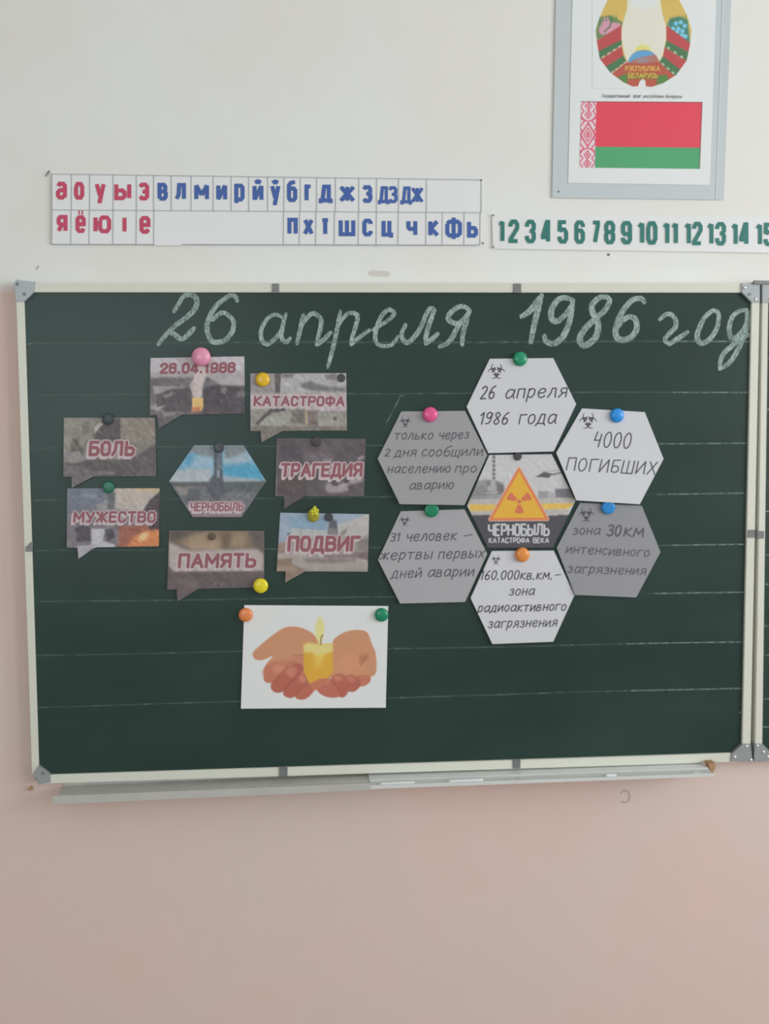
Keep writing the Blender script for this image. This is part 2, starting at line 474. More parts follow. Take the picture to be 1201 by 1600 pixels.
def write(mb, text, x0, y0, x1, y1, h, w, depth, hand=False, slant=0.0, gap=2.6, space=5.5, rnd=True, dy=0.0, jit=0.0, dx=0.0):
    """strokes of a line of text between (x0,y0) and (x1,y1), the px ends of its baseline; h = px height of 10 units"""
    pos, xx = [], 0.0
    for ch in text:
        if ch == ' ':
            xx += space
            continue
        adv, st = glyph_strokes(ch, hand)
        pos.append((xx, st))
        xx += adv + gap
    total = max(xx - gap, 1e-3)
    sx = (x1 - x0) / total
    ux, uy = 1.0, (y1 - y0) / (x1 - x0)
    k = 0
    for gx, st in pos:
        jy = random.uniform(-jit, jit)
        for s in st:
            pts = []
            for p in s:
                a = (gx + p[0]) * sx + slant * p[1] * h / 10 + dx
                pts.append((x0 + a * ux, y0 + a * uy - p[1] * h / 10 + dy + jy))
            k += 1
            ribbon(mb, pts, w, lambda x, y, k=k: depth(x, y) + 1.6e-5 * (k % 8), rnd=rnd)


# ------------------------------------------------- painting of printed pictures (colour per grid point, px coordinates)


def hsh(i, j, s):
    v = np.sin(i * 127.1 + j * 311.7 + s * 74.7) * 43758.5453
    return v - np.floor(v)


def vnoise(X, Y, sc, seed=0):
    x, y = X / sc, Y / sc
    i, j = np.floor(x), np.floor(y)
    fx, fy = x - i, y - j
    fx, fy = fx * fx * (3 - 2 * fx), fy * fy * (3 - 2 * fy)
    a, b, c, d = hsh(i, j, seed), hsh(i + 1, j, seed), hsh(i, j + 1, seed), hsh(i + 1, j + 1, seed)
    return (a * (1 - fx) + b * fx) * (1 - fy) + (c * (1 - fx) + d * fx) * fy


def fbm(X, Y, sc, seed=0):
    return (vnoise(X, Y, sc, seed) + 0.5 * vnoise(X, Y, sc / 2, seed + 5) + 0.25 * vnoise(X, Y, sc / 4, seed + 9)) / 1.75


class Paint:
    def __init__(s, X, Y, base):
        s.X, s.Y = X, Y
        s.C = np.ones(X.shape + (3,)) * np.array(base, float)

    def over(s, mask, c):
        mask = np.clip(mask, 0, 1)[..., None]
        s.C = s.C * (1 - mask) + np.array(c, float) * mask
        return s

    def sd(s, pts):
        """signed distance to a polygon (negative inside)"""
        X, Y = s.X, s.Y
        d = np.full(X.shape, 1e9)
        inside = np.zeros(X.shape, bool)
        n = len(pts)
        for i in range(n):
            x0, y0 = pts[i]
            x1, y1 = pts[(i + 1) % n]
            ex, ey = x1 - x0, y1 - y0
            t = np.clip(((X - x0) * ex + (Y - y0) * ey) / (ex * ex + ey * ey + 1e-9), 0, 1)
            d = np.minimum(d, np.hypot(X - x0 - t * ex, Y - y0 - t * ey))
            if y0 != y1:
                c = (Y < y0) != (Y < y1)
                inside ^= c & (X < (x1 - x0) * (Y - y0) / (y1 - y0) + x0)
        return np.where(inside, -d, d)

    def poly(s, pts, c, soft=1.0, a=1.0, sm=False):
        if sm:
            pts = [tuple(p) for p in catmull(list(pts) + [pts[0]], 5)[:-1]]
        return s.over(a * np.clip(0.5 - s.sd(pts) / soft, 0, 1), c)

    def ell(s, cx, cy, rx, ry, c, soft=1.0, a=1.0, rot=0.0):
        cr, sr = math.cos(rot), math.sin(rot)
        dx, dy = s.X - cx, s.Y - cy
        u, v = dx * cr + dy * sr, -dx * sr + dy * cr
        r = np.hypot(u / rx, v / ry)
        return s.over(a * np.clip(0.5 - (r - 1) * min(rx, ry) / soft, 0, 1), c)

    def line(s, pts, w, c, soft=1.0, a=1.0):
        d = np.full(s.X.shape, 1e9)
        for (x0, y0), (x1, y1) in zip(pts[:-1], pts[1:]):
            ex, ey = x1 - x0, y1 - y0
            t = np.clip(((s.X - x0) * ex + (s.Y - y0) * ey) / (ex * ex + ey * ey + 1e-9), 0, 1)
            d = np.minimum(d, np.hypot(s.X - x0 - t * ex, s.Y - y0 - t * ey))
        return s.over(a * np.clip(0.5 - (d - w / 2) / soft, 0, 1), c)

    def mottle(s, sc, amt, seed=0, mask=1.0):
        u, v = (s.X + s.Y) * 0.5, (s.X - s.Y) * 1.1          # smeared along the diagonal
        n = (fbm(s.X, s.Y, sc, seed) - 0.5) * 2 * amt + (fbm(v, u, sc * 1.3, seed + 3) - 0.5) * 2.6 * amt
        n = n + np.clip(fbm(v, u * 0.7, 5.0, seed + 8) - 0.6, 0, 1) * 5.0 * amt
        s.C = s.C + (n * mask)[..., None]
        return s


def Zm(ox, oy, f, pts):
    return [(ox + x / f, oy + y / f) for x, y in pts]


def grid_of(quad, step):
    q = [np.array(p, float) for p in quad]
    w = max(np.linalg.norm(q[1] - q[0]), np.linalg.norm(q[2] - q[3]))
    h = max(np.linalg.norm(q[3] - q[0]), np.linalg.norm(q[2] - q[1]))
    nu, nv = max(2, int(w / step)), max(2, int(h / step))
    u, v = np.meshgrid(np.linspace(0, 1, nu + 1), np.linspace(0, 1, nv + 1))
    pt = (q[0][None, None] * ((1 - u) * (1 - v))[..., None] + q[1] * (u * (1 - v))[..., None] +
          q[2] * (u * v)[..., None] + q[3] * ((1 - u) * v)[..., None])
    return pt[..., 0], pt[..., 1]


def printed(name, quads, depth, paint, material, parent, step=1.1):
    V, F, Cc, k = [], [], [], 0
    for q in quads:
        X, Y = grid_of(q, step)
        V.append(PA(X, Y, depth(X, Y)).reshape(-1, 3))
        Cc.append(alb(np.clip(paint(X, Y), 0, 255)).reshape(-1, 3))
        nv, nu = X.shape
        idx = (np.arange(nv * nu).reshape(nv, nu)) + k
        F.append(np.stack([idx[:-1, :-1], idx[1:, :-1], idx[1:, 1:], idx[:-1, 1:]], -1).reshape(-1, 4))
        k += nv * nu
    V, F, Cc = np.concatenate(V), np.concatenate(F), np.concatenate(Cc)
    V = V - np.array(parent.location)
    me = bpy.data.meshes.new(name)
    me.from_pydata(V.tolist(), [], F.tolist())
    at = me.color_attributes.new('ink', 'FLOAT_COLOR', 'POINT')
    at.data.foreach_set('color', np.c_[Cc, np.ones(len(Cc))].astype(np.float32).ravel())
    me.materials.append(material)
    o = bpy.data.objects.new(name, me)
    col.objects.link(o)
    o.parent = parent
    return o


def sheet(name, quads, depth, material, parent, th=0.0003, step=12):
    """paper: coarse grid over the outline, given thickness behind its face"""
    bm = bmesh.new()
    off = np.array(parent.location) if parent is not None else np.zeros(3)
    for q in quads:
        X, Y = grid_of(q, step)
        Vp = PA(X, Y, depth(X, Y)) - off
        nv, nu = X.shape
        vs = [[bm.verts.new(Vp[i, j]) for j in range(nu)] for i in range(nv)]
        for i in range(nv - 1):
            for j in range(nu - 1):
                bm.faces.new((vs[i][j], vs[i + 1][j], vs[i + 1][j + 1], vs[i][j + 1]))
    bmesh.ops.remove_doubles(bm, verts=bm.verts[:], dist=1e-5)
    bmesh.ops.dissolve_degenerate(bm, edges=bm.edges[:], dist=1e-6)
    bmesh.ops.recalc_face_normals(bm, faces=bm.faces[:])
    if sum(f.normal.y for f in bm.faces) > 0:
        bmesh.ops.reverse_faces(bm, faces=bm.faces[:])
    # back skin and rim
    fr = bm.faces[:]
    be = [e for e in bm.edges if len(e.link_faces) == 1]
    mp = {v: bm.verts.new(v.co + Vector((0, th, 0))) for v in bm.verts[:]}
    for f in fr:
        bm.faces.new([mp[v] for v in reversed(f.verts)])
    for e in be:
        a, b = e.verts
        bm.faces.new((b, a, mp[a], mp[b]))
    bmesh.ops.recalc_face_normals(bm, faces=bm.faces[:])
    me = bpy.data.meshes.new(name)
    bm.to_mesh(me)
    bm.free()
    me.materials.append(material)
    o = bpy.data.objects.new(name, me)
    col.objects.link(o)
    if parent is not None:
        o.parent = parent
    return o

# ---------------------------------------------------------------- materials
WALL_D = -RY0                                     # depth of the wall face behind the writing surface
M = {}
M['white_enamel'] = mat('white_enamel', (204, 203, 191), 0.38, noise=0.02, scale=20)
M['metal'] = mat('galvanised_metal', (150, 154, 156), 0.42, metal=0.35, noise=0.12, scale=60)
M['dark_metal'] = mat('dark_clip_metal', (118, 118, 118), 0.45, metal=0.3, noise=0.2, scale=90)
M['rivet'] = mat('rivet_metal', (215, 218, 218), 0.25, metal=0.5)
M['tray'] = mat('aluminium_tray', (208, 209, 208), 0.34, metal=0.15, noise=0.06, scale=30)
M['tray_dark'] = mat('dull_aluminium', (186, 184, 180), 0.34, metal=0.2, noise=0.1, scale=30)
M['brown'] = mat('brown_plug', (165, 130, 95), 0.7, noise=0.15)
M['chalk_white'] = mat('chalk_white', (226, 228, 226), 0.95, noise=0.04, scale=200)
M['paper'] = mat('white_paper', (196, 195, 200), 0.6, noise=0.01, scale=15)
M['paper_bright'] = mat('bright_white_paper', (213, 213, 213), 0.55, noise=0.01, scale=15)
M['paper_grey'] = mat('grey_paper', (150, 148, 151), 0.6, noise=0.015, scale=15)
M['paper_grey_light'] = mat('light_grey_paper', (159, 157, 161), 0.6, noise=0.015, scale=15)
M['paper_grey_dark'] = mat('mid_grey_paper', (140, 139, 144), 0.6, noise=0.015, scale=15)
M['print'] = mat_print('printed_ink')
M['marker'] = mat('black_marker', (70, 68, 76), 0.6, noise=0.35, scale=120)
M['marker_soft'] = mat('grey_marker', (84, 82, 88), 0.6, noise=0.3, scale=120)
M['red_ink'] = mat('dull_red_ink', (140, 84, 94), 0.5, noise=0.12, scale=150)
M['pale_ink'] = mat('pale_pink_ink', (188, 172, 176), 0.5, noise=0.05, scale=150)
M['white_ink'] = mat('white_ink', (186, 186, 190), 0.5, noise=0.1, scale=150)
M['letter_red'] = mat('letter_red', (188, 66, 96), 0.5, noise=0.12, scale=160)
M['letter_blue'] = mat('letter_blue', (62, 92, 158), 0.5, noise=0.12, scale=160)
M['numeral_green'] = mat('numeral_green', (46, 112, 106), 0.5, noise=0.08, scale=160)
M['strip'] = mat('laminated_white', (217, 219, 220), 0.35, noise=0.01, scale=10)
M['strip2'] = mat('numeral_strip_white', (221, 223, 222), 0.35, noise=0.01, scale=10)
M['grid_grey'] = mat('grey_line', (158, 160, 166), 0.6)
M['pin'] = mat('pin_metal', (120, 120, 122), 0.4, metal=0.4)
M['sleeve'] = mat('grey_plastic_sleeve', (186, 192, 195), 0.3, noise=0.02, scale=8, coat=0.2)
M['poster_paper'] = mat('poster_paper', (215, 219, 221), 0.4, noise=0.008, scale=10)
M['flag_red'] = mat('flag_red', (216, 70, 88), 0.45, noise=0.02, scale=12)
M['flag_green'] = mat('flag_green', (78, 156, 108), 0.45, noise=0.02, scale=12)
M['flag_edge'] = mat('flag_edge', (130, 80, 84), 0.5)


def mat_wall():
    """painted plaster: white distemper above, pink oil paint below a wavering line"""
    m = bpy.data.materials.new('painted_wall')
    m.use_nodes = True
    nt = m.node_tree
    b = nt.nodes['Principled BSDF']
    b.inputs['Roughness'].default_value = 0.55
    b.inputs['Specular IOR Level'].default_value = 0.35
    N = nt.nodes.new
    ge = N('ShaderNodeNewGeometry')
    sp = N('ShaderNodeSeparateXYZ')
    nt.links.new(ge.outputs['Position'], sp.inputs[0])
    n1 = N('ShaderNodeTexNoise')
    n1.inputs['Scale'].default_value = 9
    nt.links.new(ge.outputs['Position'], n1.inputs['Vector'])
    ad = N('ShaderNodeMath')
    ad.operation = 'MULTIPLY_ADD'
    ad.inputs[1].default_value = 0.02
    nt.links.new(n1.outputs['Fac'], ad.inputs[0])
    nt.links.new(sp.outputs['Z'], ad.inputs[2])
    mr = N('ShaderNodeMapRange')
    zb = P(10, 452, WALL_D)[2]
    mr.inputs['From Min'].default_value = zb
    mr.inputs['From Max'].default_value = zb + 0.02
    nt.links.new(ad.outputs[0], mr.inputs[0])

    def blotch(c1, c2, sc, seed):
        n = N('ShaderNodeTexNoise')
        n.inputs['Scale'].default_value = sc
        n.inputs['Detail'].default_value = 5
        mp = N('ShaderNodeMapping')
        mp.inputs['Location'].default_value = (seed, seed, seed)
        nt.links.new(ge.outputs['Position'], mp.inputs[0])
        nt.links.new(mp.outputs[0], n.inputs['Vector'])
        rr = N('ShaderNodeMapRange')
        rr.inputs['From Min'].default_value = 0.35
        rr.inputs['From Max'].default_value = 0.65
        nt.links.new(n.outputs['Fac'], rr.inputs[0])
        mx = N('ShaderNodeMix')
        mx.data_type = 'RGBA'
        mx.inputs[6].default_value = tuple(c1) + (1,)
        mx.inputs[7].default_value = tuple(c2) + (1,)
        nt.links.new(rr.outputs[0], mx.inputs[0])
        return mx
    w = blotch(alb((218, 213, 209)), alb((222, 218, 214)), 3.0, 1)
    p = blotch(alb((212, 185, 176)), alb((207, 188, 180)), 2.5, 7)
    mx = N('ShaderNodeMix')
    mx.data_type = 'RGBA'
    nt.links.new(mr.outputs[0], mx.inputs[0])
    nt.links.new(p.outputs[2], mx.inputs[6])
    nt.links.new(w.outputs[2], mx.inputs[7])
    nt.links.new(mx.outputs[2], b.inputs['Base Color'])
    n3 = N('ShaderNodeTexNoise')
    n3.inputs['Scale'].default_value = 35
    n3.inputs['Detail'].default_value = 3
    nt.links.new(ge.outputs['Position'], n3.inputs['Vector'])
    bp = N('ShaderNodeBump')
    bp.inputs['Strength'].default_value = 0.12
    bp.inputs['Distance'].default_value = 0.004
    nt.links.new(n3.outputs['Fac'], bp.inputs['Height'])
    nt.links.new(bp.outputs[0], b.inputs['Normal'])
    return m


def mat_board():
    """enamelled dark green steel with old chalk haze wiped across it"""
    m = bpy.data.materials.new('green_writing_surface')
    m.use_nodes = True
    nt = m.node_tree
    b = nt.nodes['Principled BSDF']
    b.inputs['Roughness'].default_value = 0.42
    b.inputs['Specular IOR Level'].default_value = 0.3
    N = nt.nodes.new
    tc = N('ShaderNodeTexCoord')
    mp = N('ShaderNodeMapping')
    mp.inputs['Scale'].default_value = (1.0, 1.0, 2.4)
    mp.inputs['Rotation'].default_value = (0, 0.25, 0)
    nt.links.new(tc.outputs['Object'], mp.inputs[0])
    n = N('ShaderNodeTexNoise')
    n.inputs['Scale'].default_value = 3.2
    n.inputs['Detail'].default_value = 5
    nt.links.new(mp.outputs[0], n.inputs['Vector'])
    rr = N('ShaderNodeMapRange')
    rr.inputs['From Min'].default_value = 0.3
    rr.inputs['From Max'].default_value = 0.7
    nt.links.new(n.outputs['Fac'], rr.inputs[0])
    mx = N('ShaderNodeMix')
    mx.data_type = 'RGBA'
    mx.inputs[6].default_value = tuple(alb((36, 54, 49))) + (1,)
    mx.inputs[7].default_value = tuple(alb((43, 62, 57))) + (1,)
    nt.links.new(rr.outputs[0], mx.inputs[0])
    nt.links.new(mx.outputs[2], b.inputs['Base Color'])
    r2 = N('ShaderNodeMapRange')
    r2.inputs['To Min'].default_value = 0.30
    r2.inputs['To Max'].default_value = 0.38
    nt.links.new(n.outputs['Fac'], r2.inputs[0])
    nt.links.new(r2.outputs[0], b.inputs['Roughness'])
    return m


M['wall'] = mat_wall()
M['board'] = mat_board()
M['plain_wall'] = mat('room_plaster', (0.62, 0.60, 0.57), 0.8, raw=True, noise=0.03, scale=3, bump=0.1)
M['ceiling'] = mat('ceiling_paint', (0.8, 0.8, 0.78), 0.85, raw=True, noise=0.02, scale=3)
M['floor'] = mat('brown_linoleum', (0.20, 0.14, 0.10), 0.45, raw=True, noise=0.2, scale=6)
M['glass'] = mat('window_glass', (0.9, 0.95, 0.95), 0.02, raw=True)
M['glass'].node_tree.nodes['Principled BSDF'].inputs['Transmission Weight'].default_value = 1.0
M['chalk'] = mat_chalk('chalk_stroke', (172, 190, 186), 0.32, 0.56, scale=620, stretch=(1.0, 1.0, 0.28), amax=0.84, amin=0.26)
M['rule'] = mat_chalk('ruled_line_chalk', (112, 134, 128), 0.40, 0.75, scale=60, stretch=(1.0, 1.0, 0.2), amax=0.62)
M['rule_strong'] = mat_chalk('ruled_line_chalk_fresh', (140, 160, 155), 0.34, 0.60, scale=90, stretch=(1.0, 1.0, 0.2), amax=0.8)
M['smear'] = mat_chalk('chalk_smear', (110, 130, 126), 0.45, 0.75, scale=150, amax=0.35)

# ---------------------------------------------------------------- the room
T = 0.15


def wall_with_holes(name, axis, a0, a1, z0, z1, lo, hi, holes, material):
    """slab between lo and hi on the other axis, spanning a0..a1 and z0..z1, with rectangular openings (u0,u1,v0,v1)"""
    mb = MB()
    cuts = sorted(set([a0, a1] + [h[0] for h in holes] + [h[1] for h in holes]))
    for u0, u1 in zip(cuts[:-1], cuts[1:]):
        hs = [h for h in holes if h[0] <= u0 + 1e-6 and h[1] >= u1 - 1e-6]
        spans = [(z0, z1)] if not hs else [(z0, hs[0][2]), (hs[0][3], z1)]
        for v0, v1 in spans:
            if axis == 'y':
                mb.box(lo, hi, u0, u1, v0, v1)
            else:
                mb.box(u0, u1, lo, hi, v0, v1)
    return tag(mb.build(name, material), kind='structure')


tag(MB().box(RX0 - T, RX1 + T, RY0, RY0 + T, 0, RH).build('wall_front', M['wall']), kind='structure')
tag(MB().box(RX0 - T, RX1 + T, RY1 - T, RY0 + T, -0.1, 0).build('floor', M['floor']), kind='structure')
tag(MB().box(RX0 - T, RX1 + T, RY1 - T, RY0 + T, RH, RH + 0.1).build('ceiling', M['ceiling']), kind='structure')
tag(MB().box(RX0 - T, RX0, RY1, RY0, 0, RH).build('wall_left', M['plain_wall']), kind='structure')
W1, W2, W3 = (-2.5, -1.0, 1.15, 2.75), (-4.65, -3.15, 1.15, 2.75), (-2.7, -0.7, 1.2, 2.7)
wall_with_holes('wall_right', 'y', RY1, RY0, 0, RH, RX1, RX1 + T, [W2, W1], M['plain_wall'])
wall_with_holes('wall_back', 'x', RX0 - T, RX1 + T, 0, RH, RY1 - T, RY1, [W3], M['plain_wall'])


def window(n, axis, h, lo, hi):
    u0, u1, v0, v1 = h
    mb, t = MB(), 0.06
    bars = [(u0, u0 + t, v0, v1), (u1 - t, u1, v0, v1), (u0, u1, v0, v0 + t), (u0, u1, v1 - t, v1), ((u0 + u1) / 2 - t / 2, (u0 + u1) / 2 + t / 2, v0, v1)]
    for a, b, c, d in bars:
        mb.box(lo, hi, a, b, c, d) if axis == 'y' else mb.box(a, b, lo, hi, c, d)
    f = tag(mb.build('window_%d' % n, M['white_enamel']), kind='structure')
    mid = (lo + hi) / 2
    for a, b in ((u0 + t, (u0 + u1) / 2 - t / 2), ((u0 + u1) / 2 + t / 2, u1 - t)):
        g = MB()
        g.box(mid - .002, mid + .002, a, b, v0 + t, v1 - t) if axis == 'y' else g.box(a, b, mid - .002, mid + .002, v0 + t, v1 - t)
        g.build('pane', M['glass'], f)


window(1, 'y', W1, RX1 + 0.06, RX1 + 0.12)
window(2, 'y', W2, RX1 + 0.06, RX1 + 0.12)
window(3, 'x', W3, RY1 - 0.12, RY1 - 0.06)

# small marks on the wall: a faint ring left by a hook, a nail head and flecks in the plaster
M['stain'] = mat('wall_stain', (172, 146, 134), 0.7)
M['stain2'] = mat('wall_fleck', (182, 170, 160), 0.7)


def mark(pts, w, material, label, cat='mark', closed=True):
    mb = MB()
    ribbon(mb, catmull(pts, 6), w, lambda x, y: WALL_D + 0.0004, rnd=True)
    c = P(sum(p[0] for p in pts) / len(pts), max(p[1] for p in pts), WALL_D + 0.0002)
    o = mb.build('wall_mark', material)
    return tag(set_origin(o, c), label, cat)


mark([(969, 1239), (976, 1235), (982, 1239), (983, 1248), (977, 1254), (970, 1252)], 1.6, M['stain'],
     'faint brownish ring shaped stain on the pink wall under the chalk tray')
mark([(57, 420), (60, 416)], 2.0, M['stain'], 'small brown chip in the white wall above the left corner of the chalkboard')
mark([(580, 427), (605, 428)], 9, mat('wall_smudge', (196, 192, 186), 0.7), 'pale grey smudge on the white wall above the middle of the chalkboard')
o = MB().lathe(*(lambda p: (p[0], p[2]))(P(950.5, 398, WALL_D)), RY0, [(0.0028, 0), (0.0028, 0.001), (0.0018, 0.0018), (0.0001, 0.002)], 14).build('nail_head', M['pin'])
tag(set_origin(o, P(950.5, 398, WALL_D)), 'tiny grey nail head in the white wall just below the numeral strip', 'nail')
o = MB().lathe(*(lambda p: (p[0], p[2]))(P(49, 1231, WALL_D)), RY0, [(0.004, 0), (0.004, 0.006), (0.002, 0.008), (0.0001, 0.0082)], 14).build('screw_head', M['brown'])
tag(set_origin(o, P(49, 1231, WALL_D)), 'rusty brown screw head in the pink wall below the lower left corner of the chalkboard', 'screw')

# ---------------------------------------------------------------- the main chalkboard
FR = 0.006                                         # how far the rails stand in front of the writing surface
board = empty('chalkboard', P(600, 1225, 0))
tag(board, 'large dark green chalkboard in a white frame with a chalked date across its top', 'chalkboard')
MB().prism([(30, 450), (1180, 450), (1165, 1183), (55, 1218)], -0.016, 0.0).build('writing_surface', M['board'], board)


def rail(parent, pts, d0=-0.018, d1=FR):
    return MB().prism(pts, d0, d1).build('frame_rail', M['white_enamel'], parent, bevel=0.0012)


rail(board, [(28, 441.5), (1187, 442), (1187, 457.2), (28, 456.6)])
rail(board, [(62, 1211.5), (1172, 1176), (1172, 1190), (62, 1225)])
rail(board, [(24.5, 458), (37, 458), (60.5, 1210), (49.5, 1210)])
rail(board, [(1174, 458), (1187, 458), (1172.2, 1175), (1158.8, 1175)])


def bracket(parent, pts, rivets, holes=(), d1=0.0088):
    b = MB().prism(pts, -0.012, d1).build('corner_bracket', M['metal'], parent, bevel=0.0008)
    for x, y in rivets:
        c = P(x, y, d1)
        MB().lathe(c[0], c[2], -d1, [(0.0032, 0), (0.003, 0.001), (0.0018, 0.0019), (0.0001, 0.0022)], 14).build('rivet', M['rivet'], b, smooth=True)
    for x, y in holes:
        c = P(x, y, d1)
        MB().lathe(c[0], c[2], -d1, [(0.0036, 0.0), (0.0036, 0.0004), (0.0022, 0.0005), (0.0001, 0.0001)], 14).build('screw', M['dark_metal'], b)
    return b


bracket(board, [(22, 441), (26, 437), (55, 440.5), (53, 456.5), (38, 471), (24, 471)], [], [(38, 459.5), (27, 444)])
bracket(board, [(52, 1209), (60, 1196.5), (78, 1210), (79, 1222.5), (60, 1226)], [], [(67, 1208)])
bracket(board, [(1158, 442.5), (1177, 440.5), (1187, 440.5), (1187, 472.5), (1174, 472.5), (1158, 456.5)],
        [(1163, 449.5), (1180, 467.5)], [(1170, 460)])
bracket(board, [(1142, 1190), (1142.4, 1178.5), (1159.5, 1162.5), (1172.4, 1162), (1175.6, 1190)],
        [(1147.6, 1183), (1166, 1166), (1173, 1187.5)])


def clip(parent, pts, d1=0.0080):
    return MB().prism(pts, FR - 0.002, d1).build('edge_clip', M['dark_metal'], parent, bevel=0.0005)


clip(board, [(425, 443), (436, 443), (436, 457.5), (425, 457.5)])
clip(board, [(802, 443), (814, 443), (814, 457.5), (802, 457.5)])
clip(board, [(436, 1199.5), (449, 1199.2), (449, 1213), (436, 1213.5)])
clip(board, [(801, 1187.8), (813, 1187.4), (813, 1200.6), (801, 1201)])
clip(board, [(40, 855), (48.5, 846.5), (50, 862), (40, 862)])
clip(board, [(1169, 828), (1179.5, 828), (1178.5, 840.5), (1168.5, 840)])

# ruled lines, some sections fresher than others
for k, (yl, yr) in enumerate([(536, 533.5), (617, 612.5), (700, 692), (782, 770.5), (861, 851), (940, 926), (1024, 1003), (1105, 1075)]):
    def xl(y): return 37 + (y - 457) * 0.0318 + 2

    def xr(y): return 1174 - (y - 457) * 0.0219 - 1
    a, b = xl(yl), xr(yr)

    def yy(x): return yl + (yr - yl) * (x - a) / (b - a) + 0.6 * math.sin(x / 90.0 + k)
    for (u, v, w, mt) in ((a, b, 2.6 if k != 0 else 3.4, 'rule'), (b - random.uniform(110, 190), b, 1.9, 'rule_strong')):
        mb = MB()
        xs = np.linspace(u, v, 24)
        ribbon(mb, [(x, yy(x)) for x in xs], w, lambda x, y, e=(0.0002 if mt == 'rule' else 0.0003): e, rnd=False)
        mb.build('ruled_line', M[mt], board)

HEAD = [
 (240, 450, 7.506, [[(240, 275), (290, 190), (350, 100), (420, 78), (490, 110), (508, 180), (470, 260), (380, 350), (270, 430), (180, 510), (110, 590), (55, 660)],
                    [(190, 525), (240, 540), (300, 590), (348, 598)], [(350, 598), (410, 540), (475, 470)]], 50),
 (240, 450, 7.506, [[(978, 150), (960, 105), (900, 85), (830, 130), (740, 200), (680, 290), (635, 390), (625, 470), (645, 560), (690, 630), (790, 632), (870, 585), (925, 500), (940, 410), (890, 330), (810, 290), (740, 325), (690, 375)]], 50),
 (390, 450, 6.321, [[(318, 290), (260, 262), (190, 290), (130, 370), (110, 460), (130, 530), (180, 555), (250, 500), (310, 420), (335, 330), (360, 255)],
                    [(345, 300), (325, 400), (312, 480), (340, 525), (370, 530), (400, 495)]], 36),
 (390, 450, 6.321, [[(530, 265), (505, 380), (465, 550)], [(500, 390), (550, 315), (620, 250), (690, 290), (705, 360), (680, 470), (660, 555)], [(662, 562), (720, 520), (800, 440)]], 38),
 (390, 450, 6.321, [[(895, 230), (880, 310), (860, 420), (830, 560), (800, 680), (770, 780)], [(865, 390), (920, 300), (980, 248), (1040, 252), (1065, 290), (1040, 400), (1010, 490), (1000, 550)], [(1000, 560), (1080, 490), (1180, 415)]], 36),
 (570, 450, 6.321, [[(75, 415), (150, 370), (240, 310), (290, 250), (240, 215), (180, 255), (130, 350), (102, 450), (110, 530), (160, 572), (250, 568), (300, 520), (325, 480)]], 36),
 (570, 450, 6.321, [[(400, 365), (365, 440), (370, 500), (420, 540), (490, 480), (550, 390), (600, 270), (640, 205), (672, 200)], [(685, 220), (660, 290), (620, 400), (600, 500), (602, 550)], [(602, 552), (660, 505), (720, 450)]], 40),
 (570, 450, 6.321, [[(1035, 225), (990, 190), (930, 185), (860, 230), (820, 290), (850, 335), (920, 350), (970, 310), (1030, 240)], [(1020, 250), (1000, 330), (970, 430), (960, 560)], [(945, 345), (900, 410), (860, 490), (810, 550), (740, 578)]], 42),
 (800, 450, 5.459, [[(80, 245), (150, 195), (200, 130), (245, 70)], [(250, 62), (220, 180), (190, 300), (158, 460)]], 42),
 (800, 450, 5.459, [[(510, 100), (440, 82), (380, 110), (335, 190), (335, 260), (380, 285), (440, 240), (500, 160)], [(515, 105), (500, 230), (470, 340), (420, 430), (350, 475), (290, 455), (275, 410)]], 42),
 (800, 450, 5.459, [[(830, 100), (790, 75), (730, 90), (680, 150), (690, 220), (730, 300), (720, 400), (660, 470), (600, 487), (575, 430), (620, 350), (700, 270), (780, 200), (820, 140), (830, 100)]], 44),
 (800, 450, 5.459, [[(1125, 120), (1100, 90), (1030, 100), (960, 170), (910, 260), (882, 350), (890, 420), (940, 445), (1010, 420), (1060, 350), (1050, 270), (1000, 245), (940, 280), (900, 330)]], 42),
 (1010, 450, 6.672, [[(135, 330), (200, 275), (260, 280), (305, 350), (290, 420), (220, 490), (190, 545), (235, 585)], [(235, 588), (320, 530), (425, 460)]], 42),
 (1010, 450, 6.672, [[(740, 250), (680, 240), (610, 300), (560, 390), (525, 500), (560, 575), (650, 540), (725, 430), (750, 330), (740, 250)]], 44),
 (1010, 450, 6.672, [[(1045, 230), (970, 240), (900, 290), (865, 380), (862, 480), (900, 528), (970, 480), (1035, 380), (1048, 240)], [(1052, 250), (1048, 400), (1000, 540), (930, 680), (850, 790), (765, 842)], [(760, 842), (770, 760), (805, 680), (900, 595), (1000, 520), (1072, 486)]], 42),
]
for k, (ox, oy, f, strokes, w) in enumerate(HEAD):
    mb = MB()
    for j, s in enumerate(strokes):
        pts = catmull(Zm(ox, oy, f, s), 6)
        n = len(pts)
        # chalk edges wander and the stick bites harder at the ends
        pts = [np.array(p) + np.array([random.uniform(-.25, .25), random.uniform(-.25, .25)]) for p in pts]
        ribbon(mb, pts, w / f * 1.14, lambda x, y, j=j: 0.0005 + 0.00005 * j, rnd=True, wfn=lambda t: 0.82 + 0.26 * math.sin(math.pi * t))
    mb.build('chalk_letter', M['chalk'], board)
for pts, w, mt in (([(391, 537), (405, 536.5), (418, 537)], 3.5, 'smear'), ([(604, 660), (612, 645), (620, 630), (625, 619), (630, 618)], 1.1, 'rule_strong'),
                   ([(44, 538), (51, 536), (55, 532)], 1.4, 'rule_strong'), ([(1155, 1114), (1158, 1110)], 2.0, 'rule_strong'), ([(511, 573), (515, 568)], 3.0, 'smear')):
    mb = MB()
    ribbon(mb, catmull(pts, 5), w, lambda x, y: 0.0004)
    mb.build('chalk_smudge', M[mt], board)

